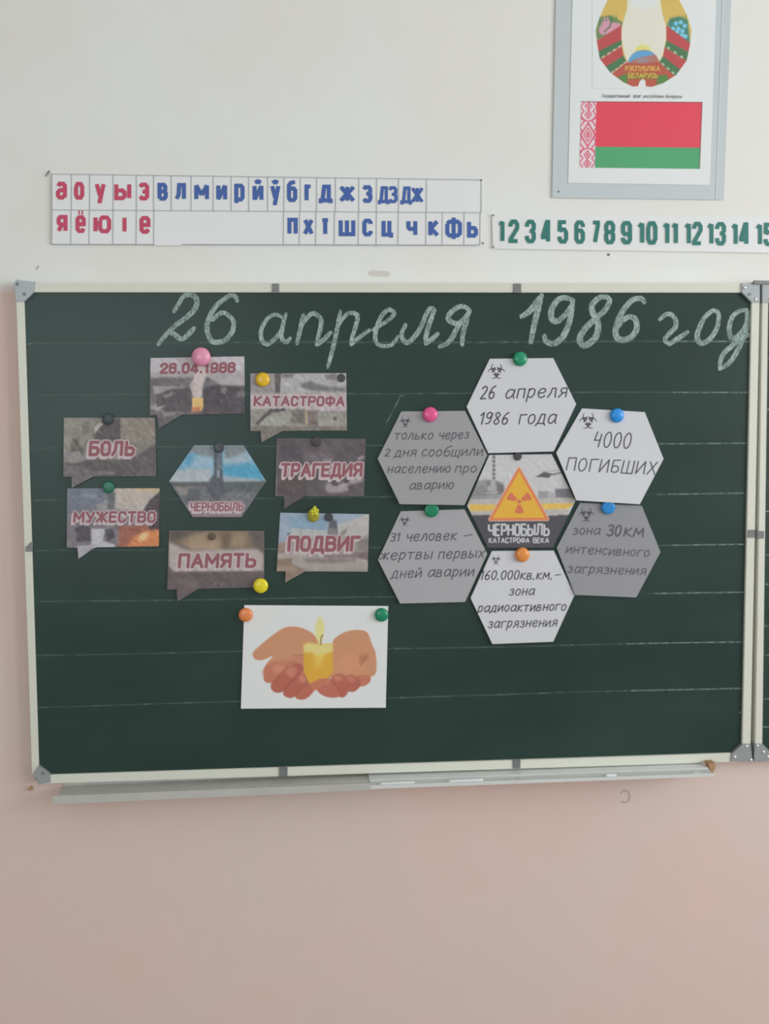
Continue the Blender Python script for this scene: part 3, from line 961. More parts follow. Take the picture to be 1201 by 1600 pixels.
# ---------------------------------------------------------------- the neighbouring panel at the right edge
wing = empty('chalkboard', P(1400, 1195, 0))
tag(wing, 'green chalkboard panel cut off by the right picture edge, hinged to the large one', 'chalkboard')
MB().prism([(1194, 450), (1760, 450), (1745, 1165), (1184, 1176)], -0.016, 0.0).build('writing_surface', M['board'], wing)
rail(wing, [(1190.6, 442), (1775, 442), (1775, 457.4), (1190.6, 457.4)])
rail(wing, [(1179, 1176), (1760, 1160), (1760, 1175), (1179, 1190)])
rail(wing, [(1190.6, 458.5), (1200.2, 458.5), (1190.6, 1174.5), (1179, 1174.5)])
rail(wing, [(1760, 458.5), (1775, 458.5), (1760, 1159), (1746, 1159)])
bracket(wing, [(1190.2, 440.5), (1222, 440.5), (1222, 457), (1206, 473), (1190.2, 473)], [(1202, 468)])
bracket(wing, [(1177.5, 1190), (1178.4, 1162), (1190.5, 1162), (1199.5, 1171), (1212, 1180), (1212, 1190)],
        [(1183, 1165.5), (1192.3, 1175), (1199.5, 1182.5)])
clip(wing, [(1182.6, 829.5), (1193.8, 829.8), (1193.2, 841.6), (1182, 841.6)])
MB().prism([(1177, 438), (1205, 438.5), (1205, 444.5), (1177, 444)], 0.0092, 0.0125).build('hinge_plate', M['dark_metal'], wing, bevel=0.0006)
c0, c1 = P(1188.9, 445, 0), P(1176.2, 1160, 0)
mb = MB()
secs = []
for t in (0, 1):
    c = c0 * (1 - t) + c1 * t
    secs.append([(c[0] + 0.0012 * math.cos(a), 0.002 + 0.0012 * math.sin(a), c[2]) for a in np.linspace(0, 2 * math.pi, 9)[:-1]])
mb.loft(secs).build('hinge_rod', mat('hinge_gap_grey', (150, 146, 142), 0.6), wing)  # thin rod in the plain grey of the gap between the panels
for y in (559, 640, 753, 799, 867, 913, 978, 1024, 1092, 1136):
    mb = MB()
    x0 = 1200.5 - (y - 457) * 0.0135
    ribbon(mb, [(x0, y), (1500, y - 3), (1740, y - 6)], 2.0, lambda x, y: 0.0003, rnd=False)
    mb.build('ruled_line', M['rule_strong'], wing)

# ---------------------------------------------------------------- chalk tray: two aluminium lengths, troughs open upwards
tray = empty('chalk_tray', P(600, 1232, 0.03))
tag(tray, 'long grey aluminium chalk tray in two lengths under the chalkboard', 'tray')
DT = 0.070


def tray_length(x0, x1, y0a, y1a, lip0, lip1, material, name):
    """px positions of the lip's lower edge (y0a at x0, y1a at x1) and lip height in px, at depth DT"""
    secs = []
    for x, yb, lh in ((x0, y0a, lip0), (x1, y1a, lip1)):
        b = P(x, yb, DT)
        t = P(x, yb - lh, DT)
        X, zb, zt = b[0], b[2], t[2]
        fl = zb + 0.0035
        prof = [(0.0212, fl + 0.028), (0.0198, fl + 0.028), (0.0198, fl + 0.002), (-0.030, fl + 0.0015), (-0.034, fl + 0.0035), (-0.038, fl + 0.001),
                (-DT + 0.0025, fl), (-DT + 0.0025, zt), (-DT, zt), (-DT, zb), (-0.02, zb), (0.0212, zb + 0.0005)]
        secs.append([(X, y, z) for y, z in prof])
    return MB().loft(secs).build(name, material, tray)


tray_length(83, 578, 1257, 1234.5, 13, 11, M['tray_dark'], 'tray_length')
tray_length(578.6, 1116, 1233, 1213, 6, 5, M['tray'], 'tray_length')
MB().prism([(1107, 1193), (1117.5, 1192.5), (1117.5, 1200), (1112.5, 1209.5), (1109.5, 1205)], 0.0072, 0.030).build('end_plug', M['brown'], tray)


def chalk(x0, y0, x1, y1, r, label, group=None):
    """stick lying along the trough behind the lip"""
    d = DT - 0.0035 - r
    a, b = P(x0, y0, d), P(x1, y1, d)
    mb = MB()
    secs = []
    rr = random.Random(int(x0))
    for t, k in ((0, .82), (0.04, 1), (.5, .99), (.96, 1), (1, .84)):
        c = a * (1 - t) + b * t
        secs.append([(c[0] + rr.uniform(-.0003, .0003), c[1] + r * k * math.cos(u), c[2] + r * k * math.sin(u)) for u in np.linspace(0, 2 * math.pi, 17)[:-1]])
    o = mb.loft(secs).build('chalk_stick', M['chalk_white'], smooth=False)
    set_origin(o, (a + b) / 2 - np.array([0, 0, r]))
    return tag(o, label, 'chalk', group)


chalk(594, 1227, 647, 1224.6, 0.0058, 'long white chalk stick in the tray just right of where its two lengths join', 'chalk in the tray')
chalk(700, 1223.3, 754, 1220.6, 0.0062, 'long white chalk stick in the tray under the middle of the chalkboard', 'chalk in the tray')
chalk(797, 1220.5, 803, 1220.2, 0.0040, 'white chalk stub just below the lower right edge clip, left one of two', 'chalk in the tray')
chalk(817, 1220.2, 823, 1219.9, 0.0030, 'tiny white chalk crumb in the tray, right one of the two below the edge clip', 'chalk in the tray')
chalk(946, 1213.5, 962, 1212.8, 0.0056, 'short white chalk piece in the tray above the ring stain', 'chalk in the tray')
chalk(1083, 1210.2, 1092, 1209.6, 0.0042, 'small white chalk stub near the right end of the tray', 'chalk in the tray')
# ---------------------------------------------------------------- things pinned on the board


def hang(d0, top, bottom, lift):
    """paper pinned at its top edge leans out a little towards its bottom"""
    def f(x, y):
        t = np.clip((np.asarray(y, float) - top) / (bottom - top), 0, 1.15)
        return d0 + lift * t * t
    return f


def plus(f, e):
    return lambda x, y: f(x, y) + e


def card(name, cat, label, quads, depth, paint, words, wordw=3.4, outw=7.0, edge='paper', tex_step=1.05):
    xs = [p[0] for q in quads for p in q]
    ys = [p[1] for q in quads for p in q]
    root = empty(name, P((min(xs) + max(xs)) / 2, max(ys), 0.001))
    tag(root, label, cat)
    sheet('paper_sheet', quads, depth, M[edge], root)
    if paint is not None:
        printed('printed_picture', quads, plus(depth, 0.00015), paint, M['print'], root, tex_step)
    for (txt, x0, y0, x1, y1, h, ink) in words:
        a, b = MB(), MB()
        if outw:
            # pale rim with a short drop towards the lower left, as the lettering is printed
            for i, (dx, dy) in enumerate(((0, 0), (-1.6, 2.0), (-3.0, 3.8))):
                write(a, txt, x0, y0, x1, y1, h, outw - 0.8 * i, plus(depth, 0.00032 - 0.00003 * i), dy=dy, dx=dx, slant=0.08, gap=3.1)
            a.build('lettering_rim', M['pale_ink'], root)
        write(b, txt, x0, y0, x1, y1, h, wordw * 1.32, plus(depth, 0.0005), slant=0.08, gap=3.1)
        b.build('lettering', M[ink], root)
    return root


def speech(TL, TR, BR, BL, tl, ap, tr):
    return [(TL, TR, BR, BL), (tl, tr, ap, ap)]


# date card
def paint_date(X, Y):
    p = Paint(X, Y, (118, 110, 114))
    z = lambda pts: Zm(220, 540, 6.672, pts)
    p.mottle(14, 16, 1)
    p.poly(z([(0, 0), (1200, 0), (1200, 420), (850, 420), (700, 330), (0, 330)]), (166, 158, 162), 4)
    p.poly(z([(0, 0), (1200, 0), (1200, 260), (0, 280)]), (186, 178, 184), 5)
    p.poly(z([(60, 340), (480, 350), (440, 400), (60, 390)]), (112, 104, 108), 3)
    p.poly(z([(130, 420), (470, 430), (420, 470), (300, 460), (180, 520), (130, 500)]), (150, 144, 148), 3)
    p.poly(z([(160, 510), (330, 450), (520, 440), (540, 600), (520, 690), (280, 690), (150, 620)]), (92, 87, 91), 4)
    p.poly(z([(640, 450), (760, 410), (1100, 430), (1100, 730), (640, 730)]), (84, 79, 84), 5)
    p.poly(z([(230, 520), (330, 480), (330, 520), (260, 550)]), (132, 126, 130), 2)
    p.poly(z([(100, 650), (160, 600), (170, 640), (260, 620), (180, 680)]), (158, 151, 156), 2)
    p.poly(z([(110, 700), (420, 700), (300, 790), (190, 900), (150, 900)]), (106, 99, 103), 4)
    p.poly(z([(230, 700), (370, 690), (360, 720), (240, 740)]), (136, 130, 134), 3)
    p.poly(z([(830, 430), (900, 440), (880, 500), (840, 490)]), (128, 121, 125), 3)
    p.poly(z([(1000, 480), (1090, 470), (1090, 540), (1010, 530)]), (122, 115, 119), 4)
    p.poly(z([(555, 545), (625, 545), (650, 400), (680, 330), (660, 220), (590, 220), (560, 320), (520, 430)]), (196, 182, 180), 3, 0.95, sm=True)
    p.ell(*z([(530, 420)])[0], 4, 6, (170, 160, 160), 3, 0.7)
    p.poly(z([(535, 545), (650, 545), (650, 640), (630, 680), (535, 685)]), (216, 180, 118), 1.6)
    p.poly(z([(530, 640), (640, 640), (600, 690), (530, 700)]), (192, 128, 96), 3)
    p.poly(z([(460, 690), (900, 690), (900, 730), (460, 730)]), (104, 82, 86), 6, 0.6)
    return p.mottle(5, 9, 3).C


D1 = hang(0.0012, 558, 670, 0.004)
card('picture_card', 'card', 'card dated 26.04.1986 with a small yellow candle, held by the pale pink magnet',
     speech((235, 559.5), (381.6, 556.8), (382.6, 646.4), (234, 648.5), (245, 648), (248.5, 669.5), (283, 648)), D1, paint_date,
     [('26.04.1986', 251.5, 582.5, 365.5, 581, 13.5, 'red_ink')], wordw=2.9, outw=0)


def paint_kat(X, Y):
    p = Paint(X, Y, (140, 134, 134))
    z = lambda pts: Zm(380, 570, 6.672, pts)
    p.poly(z([(60, 60), (330, 60), (330, 300), (60, 300)]), (150, 142, 144), 3)
    p.poly(z([(390, 60), (1100, 60), (1100, 290), (380, 300)]), (168, 164, 166), 4)
    p.poly(z([(400, 90), (540, 90), (500, 140), (400, 130)]), (120, 114, 116), 4)
    p.poly(z([(590, 200), (700, 170), (850, 220), (1070, 240), (1070, 290), (800, 280), (620, 250)]), (120, 116, 118), 5)
    p.poly(z([(850, 100), (960, 90), (960, 150), (860, 160)]), (128, 124, 124), 4)
    p.poly(z([(330, 60), (395, 60), (380, 300), (330, 300)]), (98, 92, 94), 2)
    p.poly(z([(60, 300), (1100, 290), (1100, 490), (800, 490), (440, 460), (60, 470)]), (180, 166, 170), 5)
    p.poly(z([(60, 470), (1100, 490), (1100, 700), (60, 700)]), (144, 140, 134), 5)
    p.poly(z([(280, 460), (440, 455), (440, 480), (300, 500), (150, 630), (130, 600), (240, 500)]), (92, 88, 88), 2.5)
    p.poly(z([(80, 640), (1080, 640), (1080, 700), (420, 700), (190, 810), (180, 690), (80, 690)]), (124, 117, 112), 3)
    p.poly(z([(520, 460), (640, 460), (640, 620), (490, 600)]), (118, 112, 108), 4)
    p.poly(z([(660, 480), (780, 470), (780, 640), (680, 640)]), (124, 112, 110), 4)
    p.poly(z([(650, 440), (665, 440), (665, 640), (650, 640)]), (176, 156, 116), 1.5)
    p.poly(z([(240, 540), (500, 520), (460, 630), (180, 620)]), (158, 156, 150), 4)
    p.poly(z([(900, 510), (960, 500), (990, 580), (920, 620), (800, 620)]), (156, 150, 144), 4)
    p.poly(z([(940, 540), (975, 540), (970, 580), (935, 575)]), (96, 90, 88), 2)
    return p.mottle(4, 12, 12).C


D2 = hang(0.0012, 583, 691, 0.003)
card('picture_card', 'card', 'grey ruins card with the red word КАТАСТРОФА, beside the orange-yellow magnet',
     speech((391, 583.5), (540.7, 583), (541.9, 672.7), (391.2, 673.4), (407, 673.2), (408.5, 691), (441.5, 673.2)), D2, paint_kat,
     [('КАТАСТРОФА', 397.5, 633, 536.5, 633.5, 13, 'red_ink')], wordw=2.6, outw=6.2)


def paint_bol(X, Y):
    p = Paint(X, Y, (132, 126, 120))
    z = lambda pts: Zm(90, 640, 6.667, pts)
    p.poly(z([(50, 70), (380, 70), (350, 300), (60, 480)]), (142, 136, 130), 6)
    p.poly(z([(660, 80), (1040, 80), (1020, 360), (650, 330)]), (138, 129, 122), 3)
    p.poly(z([(480, 110), (650, 90), (655, 320), (400, 330), (380, 260), (430, 200)]), (92, 86, 88), 3)
    p.poly(z([(380, 190), (440, 130), (480, 150), (420, 200), (390, 250)]), (166, 162, 160), 2)
    p.poly(z([(260, 150), (330, 130), (330, 260), (260, 260)]), (122, 116, 110), 5)
    p.poly(z([(150, 300), (210, 300), (230, 400), (270, 400), (260, 500), (150, 510), (130, 420)]), (102, 97, 92), 4)
    p.ell(*z([(210, 455)])[0], 5, 3, (140, 134, 128), 2)
    p.poly(z([(60, 480), (300, 520), (600, 520), (820, 480), (960, 390), (1040, 360), (1040, 700), (50, 720)]), (96, 89, 91), 6)
    p.poly(z([(60, 560), (280, 600), (400, 690), (280, 760), (150, 830), (140, 700), (50, 700)]), (114, 106, 110), 5)
    p.poly(z([(340, 640), (600, 640), (600, 680), (380, 680)]), (120, 113, 116), 3)
    p.poly(z([(60, 440), (220, 440), (320, 520), (180, 560), (60, 550)]), (138, 132, 132), 4)
    return p.mottle(5, 10, 22).C


D3 = hang(0.0012, 653, 762, 0.006)
card('picture_card', 'card', 'brownish grey card with the short red word БОЛЬ, nearest the left frame',
     speech((99.8, 652.8), (241.8, 652.8), (244.5, 743.8), (99, 745), (111.8, 744.8), (112.5, 762), (145.5, 744.6)), D3, paint_bol,
     [('БОЛЬ', 140.5, 710.5, 208, 710.5, 19.5, 'red_ink')], wordw=3.8, outw=8.5)


def paint_muz(X, Y):
    p = Paint(X, Y, (124, 118, 124))
    z = lambda pts: Zm(90, 640, 6.667, pts)
    p.poly(z([(90, 810), (530, 810), (500, 1000), (90, 1080)]), (116, 120, 134), 6)
    p.poly(z([(240, 880), (420, 880), (400, 920), (240, 910)]), (140, 140, 150), 4)
    p.poly(z([(400, 1000), (520, 930), (540, 1060), (420, 1060)]), (146, 142, 146), 4)
    p.poly(z([(580, 810), (1070, 810), (1060, 880), (900, 1060), (580, 1040)]), (180, 168, 162), 5)
    p.poly(z([(800, 810), (1070, 810), (1060, 870), (820, 850)]), (188, 168, 140), 6)
    p.poly(z([(1070, 850), (1070, 1240), (940, 1240), (890, 1050), (960, 940)]), (86, 76, 80), 3)
    p.poly(z([(520, 870), (600, 870), (590, 1030), (520, 1030)]), (100, 102, 106), 4)
    p.poly(z([(100, 1200), (1060, 1200), (1060, 1440), (90, 1440)]), (120, 112, 118), 4)
    p.poly(z([(180, 1240), (240, 1190), (340, 1230), (350, 1370), (200, 1380)]), (84, 78, 84), 3)
    p.poly(z([(350, 1240), (500, 1240), (470, 1370), (590, 1400), (600, 1440), (350, 1440)]), (182, 178, 184), 3)
    p.poly(z([(490, 1250), (570, 1240), (600, 1330), (520, 1370)]), (80, 76, 84), 2.5)
    p.poly(z([(200, 1420), (410, 1400), (220, 1560)]), (164, 160, 166), 3)
    p.poly(z([(640, 1210), (1070, 1200), (1070, 1440), (630, 1440)]), (150, 96, 82), 6)
    p.poly(z([(720, 1430), (780, 1330), (920, 1260), (1060, 1260), (1060, 1430)]), (198, 128, 84), 5)
    p.ell(*z([(890, 1325)])[0], 9, 5, (232, 184, 140), 4, 0.95, rot=-0.7)
    p.poly(z([(930, 1200), (1070, 1180), (1070, 1240), (960, 1250)]), (84, 70, 76), 4)
    return p.mottle(4, 10, 31).C


D4 = hang(0.0012, 763, 873, 0.006)
card('picture_card', 'card', 'card with the red word МУЖЕСТВО above an orange fire glow, near the left frame',
     speech((105, 763), (249.3, 763), (248.3, 853.5), (104.3, 856), (120.8, 855.5), (122.3, 873.3), (150, 855)), D4, paint_muz,
     [('МУЖЕСТВО', 116, 815, 241, 815, 14.5, 'red_ink')], wordw=2.8, outw=6.4)


def paint_chern(X, Y):
    p = Paint(X, Y, (112, 112, 116))
    z = lambda pts: Zm(250, 680, 6.672, pts)
    p.poly(z([(0, 0), (1200, 0), (1200, 480), (0, 480)]), (128, 168, 190), 2)
    p.poly(z([(200, 90), (560, 90), (560, 250), (330, 190), (200, 200)]), (128, 134, 138), 5)
    p.poly(z([(670, 90), (900, 90), (900, 180), (760, 260), (670, 250)]), (128, 134, 138), 5)
    p.poly(z([(650, 250), (900, 180), (960, 240), (840, 320), (680, 290)]), (156, 172, 184), 8)
    p.poly(z([(650, 330), (900, 290), (1060, 330), (1060, 470), (800, 440), (650, 400)]), (84, 152, 184), 10)
    p.poly(z([(280, 200), (380, 190), (350, 280), (210, 350)]), (98, 152, 180), 8)
    p.poly(z([(360, 220), (550, 230), (550, 330), (330, 330)]), (150, 176, 194), 10)
    p.poly(z([(90, 380), (300, 350), (540, 350), (540, 490), (90, 490)]), (168, 174, 180), 6)
    p.poly(z([(640, 430), (1040, 460), (1040, 490), (640, 490)]), (158, 168, 176), 4)
    p.poly(z([(560, 90), (660, 90), (640, 180), (660, 500), (640, 560), (500, 520), (560, 400)]), (88, 96, 106), 3)
    p.poly(z([(600, 180), (650, 180), (630, 370), (590, 370)]), (106, 114, 126), 3)
    p.poly(z([(595, 370), (620, 370), (620, 450), (590, 450)]), (150, 160, 170), 2)
    p.poly(z([(80, 490), (500, 490), (500, 530), (120, 540)]), (96, 98, 98), 3)
    p.poly(z([(640, 490), (1120, 480), (1040, 600), (640, 600)]), (94, 98, 100), 5)
    p.poly(z([(150, 540), (300, 540), (280, 620), (210, 620)]), (138, 132, 130), 4)
    p.ell(*z([(580, 560)])[0], 13, 18, (90, 92, 100), 8)
    p.poly(z([(300, 560), (420, 570), (400, 680), (260, 680)]), (94, 94, 98), 4)
    for i in range(9):
        p.line(z([(700 + i * 32, 660 - (i % 3) * 20), (730 + i * 32, 600 - (i % 3) * 20)]), 0.8, (150, 150, 154), 1.2, 0.6)
    p.poly(z([(300, 690), (860, 685), (900, 740), (830, 800), (330, 810), (275, 740)]), (156, 136, 140), 3)
    p.poly(z([(320, 800), (860, 800), (850, 860), (340, 860)]), (138, 122, 124), 4)
    return p.mottle(4, 8, 41).C


D5 = hang(0.0012, 696, 808, 0.002)
card('picture_card', 'card', 'hexagonal card of a dark monument and blue sky, in the middle of the cards',
     [((303.2, 695.7), (380.4, 695.7), (415.6, 752), (264.2, 752)), ((264.2, 752), (415.6, 752), (377.4, 807.8), (301, 807.8))], D5, paint_chern,
     [('ЧЕРНОБЫЛЬ', 298, 798, 379, 797.5, 12, 'red_ink')], wordw=1.7, outw=4.6)


def paint_trag(X, Y):
    p = Paint(X, Y, (96, 88, 92))
    z = lambda pts: Zm(420, 670, 7.065, pts)
    p.poly(z([(380, 270), (600, 240), (760, 340), (600, 380), (380, 340)]), (114, 105, 110), 10)
    p.poly(z([(120, 160), (380, 160), (360, 340), (120, 340)]), (88, 80, 86), 10)
    p.poly(z([(80, 540), (400, 560), (420, 740), (80, 740)]), (90, 80, 82), 8)
    p.poly(z([(600, 340), (700, 330), (700, 370), (600, 370)]), (140, 130, 134), 4)
    p.poly(z([(640, 600), (760, 620), (860, 560), (940, 500), (1010, 520), (1030, 580), (880, 620), (860, 690), (650, 700)]), (156, 146, 148), 5, sm=True)
    p.poly(z([(690, 600), (760, 600), (760, 630), (700, 630)]), (96, 88, 92), 3)
    p.poly(z([(830, 560), (890, 560), (880, 600), (830, 600)]), (86, 78, 82), 3)
    p.poly(z([(975, 320), (1040, 290), (1050, 320), (990, 355)]), (152, 142, 146), 3)
    p.line(z([(88, 105), (78, 745)]), 1.4, (140, 132, 136), 1.5, 0.8)
    return p.mottle(9, 8, 51).C


D6 = hang(0.0012, 685, 795, 0.003)
card('picture_card', 'card', 'dark grey card with the long red word ТРАГЕДИЯ',
     speech((432.7, 684.9), (571.2, 685.6), (568.8, 775.6), (430, 775.5), (443.4, 775.4), (444, 794.6), (475.2, 775.4)), D6, paint_trag,
     [('ТРАГЕДИЯ', 440, 743.5, 563.5, 743, 18, 'red_ink')], wordw=3.5, outw=8.0)


def paint_podv(X, Y):
    p = Paint(X, Y, (150, 142, 140))
    z = lambda pts: Zm(420, 780, 7.065, pts)
    p.poly(z([(80, 130), (1130, 130), (1130, 330), (80, 480)]), (150, 162, 178), 4)
    p.poly(z([(200, 180), (520, 170), (640, 200), (640, 360), (250, 320)]), (132, 156, 178), 12)
    p.poly(z([(760, 280), (1110, 160), (1110, 390), (1000, 420), (750, 400)]), (176, 172, 170), 2.5)
    p.poly(z([(780, 380), (870, 310), (850, 370), (800, 410)]), (138, 130, 128), 3)
    p.poly(z([(250, 320), (640, 345), (650, 430), (230, 420)]), (174, 176, 176), 2)
    p.line(z([(355, 320), (350, 420)]), 0.8, (120, 120, 122), 1)
    p.line(z([(480, 335), (475, 420)]), 0.6, (140, 140, 142), 1)
    p.poly(z([(680, 200), (750, 240), (760, 380), (650, 380), (660, 290)]), (96, 98, 104), 3)
    p.poly(z([(660, 320), (740, 330), (750, 400), (660, 400)]), (128, 122, 124), 3)
    p.poly(z([(200, 380), (240, 370), (210, 410)]), (80, 80, 90), 1.5)
    p.poly(z([(90, 480), (220, 480), (200, 600), (90, 600)]), (146, 126, 118), 4)
    p.poly(z([(960, 440), (1100, 440), (1100, 560), (980, 570)]), (130, 120, 118), 4)
    p.poly(z([(80, 600), (440, 590), (400, 680), (80, 700)]), (166, 156, 150), 4)
    p.poly(z([(950, 590), (1110, 570), (1110, 680), (1000, 660)]), (120, 106, 106), 4)
    p.poly(z([(80, 660), (300, 650), (260, 700), (420, 770), (190, 930), (180, 800), (80, 800)]), (138, 116, 104), 5)
    p.poly(z([(80, 740), (260, 730), (330, 800), (80, 800)]), (156, 134, 122), 5)
    p.poly(z([(250, 690), (380, 640), (980, 650), (1090, 700), (1050, 760), (800, 775), (400, 770)]), (160, 150, 148), 3, sm=True)
    p.poly(z([(380, 660), (640, 650), (960, 660), (960, 690), (640, 710), (420, 700)]), (134, 122, 120), 4)
    p.poly(z([(600, 620), (960, 600), (980, 650), (620, 650)]), (130, 118, 118), 3)
    return p.mottle(6, 6, 61).C


D7 = hang(0.0012, 802, 910, 0.003)
card('picture_card', 'card', 'pale sky and white building card with the red word ПОДВИГ',
     speech((437.7, 801.2), (576.4, 803.4), (574.3, 893.2), (432, 892.5), (446.2, 892.4), (445.5, 910), (476.6, 892.5)), D7, paint_podv,
     [('ПОДВИГ', 451, 859.5, 559, 859.5, 20, 'red_ink')], wordw=4.0, outw=8.0)


def paint_pam(X, Y):
    p = Paint(X, Y, (106, 96, 96))
    z = lambda pts: Zm(250, 820, 6.672, pts)
    p.poly(z([(80, 50), (1100, 50), (1100, 270), (80, 200)]), (130, 114, 98), 8)
    p.poly(z([(80, 50), (500, 50), (260, 130), (100, 200)]), (96, 88, 82), 10)
    p.poly(z([(320, 110), (480, 90), (640, 160), (640, 280), (300, 270), (250, 200)]), (158, 136, 116), 10)
    p.poly(z([(640, 80), (760, 90), (700, 230), (640, 230)]), (116, 98, 80), 8)
    p.poly(z([(760, 80), (900, 90), (880, 220), (740, 230)]), (150, 128, 108), 10)
    p.poly(z([(920, 60), (1090, 60), (1090, 270), (980, 250)]), (102, 92, 92), 8)
    p.poly(z([(90, 180), (300, 270), (1000, 250), (1080, 300), (1080, 480), (130, 490), (90, 420)]), (174, 162, 160), 6)
    p.poly(z([(80, 430), (150, 500), (1090, 490), (1090, 670), (420, 670), (180, 800), (170, 680), (80, 680)]), (100, 88, 90), 4)
    p.poly(z([(200, 560), (420, 560), (400, 650), (250, 700)]), (114, 100, 102), 8)
    p.line(z([(550, 630), (580, 600)]), 1.2, (128, 120, 122), 1.5)
    p.line(z([(630, 630), (660, 610)]), 1.2, (128, 120, 122), 1.5)
    return p.mottle(6, 6, 71).C


D8 = hang(0.0012, 829, 940, 0.004)
card('picture_card', 'card', 'brown and grey card with the red word ПАМЯТЬ, its corner under the yellow magnet',
     speech((264.2, 829), (412.6, 829.7), (412.6, 917.4), (261.2, 921.2), (276.2, 920.8), (277, 940), (310, 920)), D8, paint_pam,
     [('ПАМЯТЬ', 280, 886, 397.5, 885, 19, 'red_ink')], wordw=3.7, outw=7.6)


# hands with a candle
def paint_hands(X, Y):
    p = Paint(X, Y, (213, 213, 213))
    z = lambda pts: Zm(360, 920, 4.619, pts)
    SK, SK2, SK3 = (196, 140, 108), (188, 118, 96), (176, 100, 86)
    # left hand: palm and thumb
    p.poly(z([(160, 465), (200, 420), (290, 345), (380, 285), (450, 272), (520, 285), (600, 330), (640, 420), (620, 600), (560, 690), (300, 660),
              (235, 610), (260, 540), (305, 485), (230, 515), (175, 505)]), SK, 1.4, sm=True)
    p.poly(z([(300, 540), (420, 500), (540, 480), (600, 560), (560, 680), (300, 660), (240, 610)]), (190, 126, 102), 10, 0.8, sm=True)
    # left fingers, overlapping
    p.poly(z([(240, 620), (250, 560), (320, 530), (400, 540), (400, 590), (330, 660), (280, 680), (245, 665)]), SK2, 1.4, sm=True)
    p.poly(z([(290, 700), (340, 640), (420, 560), (480, 540), (520, 560), (510, 610), (420, 700), (370, 745), (315, 745)]), SK3, 1.4, sm=True)
    p.poly(z([(380, 750), (420, 690), (500, 620), (550, 610), (570, 650), (520, 730), (450, 785), (400, 780)]), SK3, 1.4, sm=True)
    p.poly(z([(470, 780), (520, 730), (570, 670), (605, 690), (600, 740), (550, 790), (500, 800)]), (182, 106, 88), 1.4, sm=True)
    p.ell(*z([(350, 575)])[0], 9, 7, (206, 142, 118), 7, 0.7)
    p.ell(*z([(440, 600)])[0], 8, 8, (200, 134, 112), 7, 0.8, rot=-0.8)
    p.ell(*z([(520, 650)])[0], 6, 6, (204, 138, 114), 6, 0.8)
    for a, b in (((290, 690), (410, 560)), ((375, 745), (500, 600)), ((465, 780), (570, 670))):
        p.line(z([a, b]), 0.9, (134, 72, 62), 1.6, 0.75)
    p.line(z([(455, 482), (525, 478)]), 0.7, (148, 92, 72), 1.4, 0.7)
    p.line(z([(410, 545), (440, 530), (500, 545), (530, 590)]), 0.9, (140, 80, 66), 1.8, 0.7)
    # right hand
    p.poly(z([(735, 385), (790, 330), (860, 302), (940, 298), (990, 320), (1020, 400), (1048, 470), (1050, 600), (1000, 640), (860, 660), (720, 640), (730, 500)]), SK, 1.4, sm=True)
    p.ell(*z([(860, 540)])[0], 20, 14, (208, 144, 112), 14, 0.7)
    p.poly(z([(930, 480), (985, 470), (1000, 500), (945, 545), (930, 530)]), (176, 112, 84), 6, 0.7)
    p.line(z([(940, 555), (950, 525), (985, 490)]), 0.8, (150, 92, 70), 1.6, 0.8)
    p.poly(z([(900, 640), (960, 620), (1010, 640), (1000, 680), (950, 705), (910, 690)]), (190, 116, 96), 1.4, sm=True)
    p.poly(z([(820, 640), (880, 620), (930, 660), (930, 710), (880, 745), (830, 720)]), SK3, 1.4, sm=True)
    p.poly(z([(730, 640), (790, 610), (840, 650), (850, 740), (810, 785), (760, 760), (720, 690)]), SK3, 1.4, sm=True)
    p.poly(z([(640, 660), (690, 635), (740, 680), (790, 770), (720, 785), (650, 760), (610, 710), (610, 680)]), (184, 108, 92), 1.4, sm=True)
    p.ell(*z([(685, 665)])[0], 6, 5, (206, 136, 112), 6, 0.8)
    p.ell(*z([(775, 645)])[0], 7, 5, (200, 130, 106), 6, 0.8)
    p.ell(*z([(870, 650)])[0], 7, 5, (200, 130, 106), 6, 0.7)
    for a, b, c in (((715, 640), (745, 680), (800, 765)), ((815, 635), (845, 670), (850, 740)), ((905, 640), (930, 670), (930, 705))):
        p.line(z([a, b, c]), 0.8, (138, 76, 66), 1.6, 0.55)
    # candle and flame
    p.poly(z([(540, 600), (735, 600), (700, 670), (640, 720), (605, 735), (580, 700)]), (190, 118, 92), 2)
    p.poly(z([(528, 405), (560, 388), (640, 400), (738, 395), (740, 600), (700, 645), (640, 650), (570, 685), (530, 600)]), (212, 162, 66), 1.4)
    p.poly(z([(528, 405), (560, 388), (640, 400), (738, 395), (740, 450), (690, 470), (640, 510), (590, 460), (530, 460)]), (216, 200, 130), 5)
    p.poly(z([(600, 480), (680, 470), (650, 560), (610, 560)]), (220, 186, 92), 8, 0.8)
    p.poly(z([(612, 320), (615, 260), (645, 200), (675, 260), (672, 330), (655, 390), (640, 395), (625, 370)]), (216, 208, 140), 3, 0.95, sm=True)
    p.line(z([(650, 400), (655, 350), (665, 335)]), 1.6, (110, 84, 50), 2.0, 0.9)
    return p.C


D9 = hang(0.0012, 946, 1106, 0.003)
rt = empty('picture_sheet', P(491, 1107, 0.001))
tag(rt, 'white sheet with two cupped hands holding a burning yellow candle, lowest paper on the chalkboard', 'picture')
HQ = [((381.6, 945.5), (606.4, 947), (602.5, 1105.8), (376.2, 1107.3))]
sheet('paper_sheet', HQ, D9, M['paper_bright'], rt)
printed('printed_picture', HQ, plus(D9, 0.00015), paint_hands, M['print'], rt, 0.95)


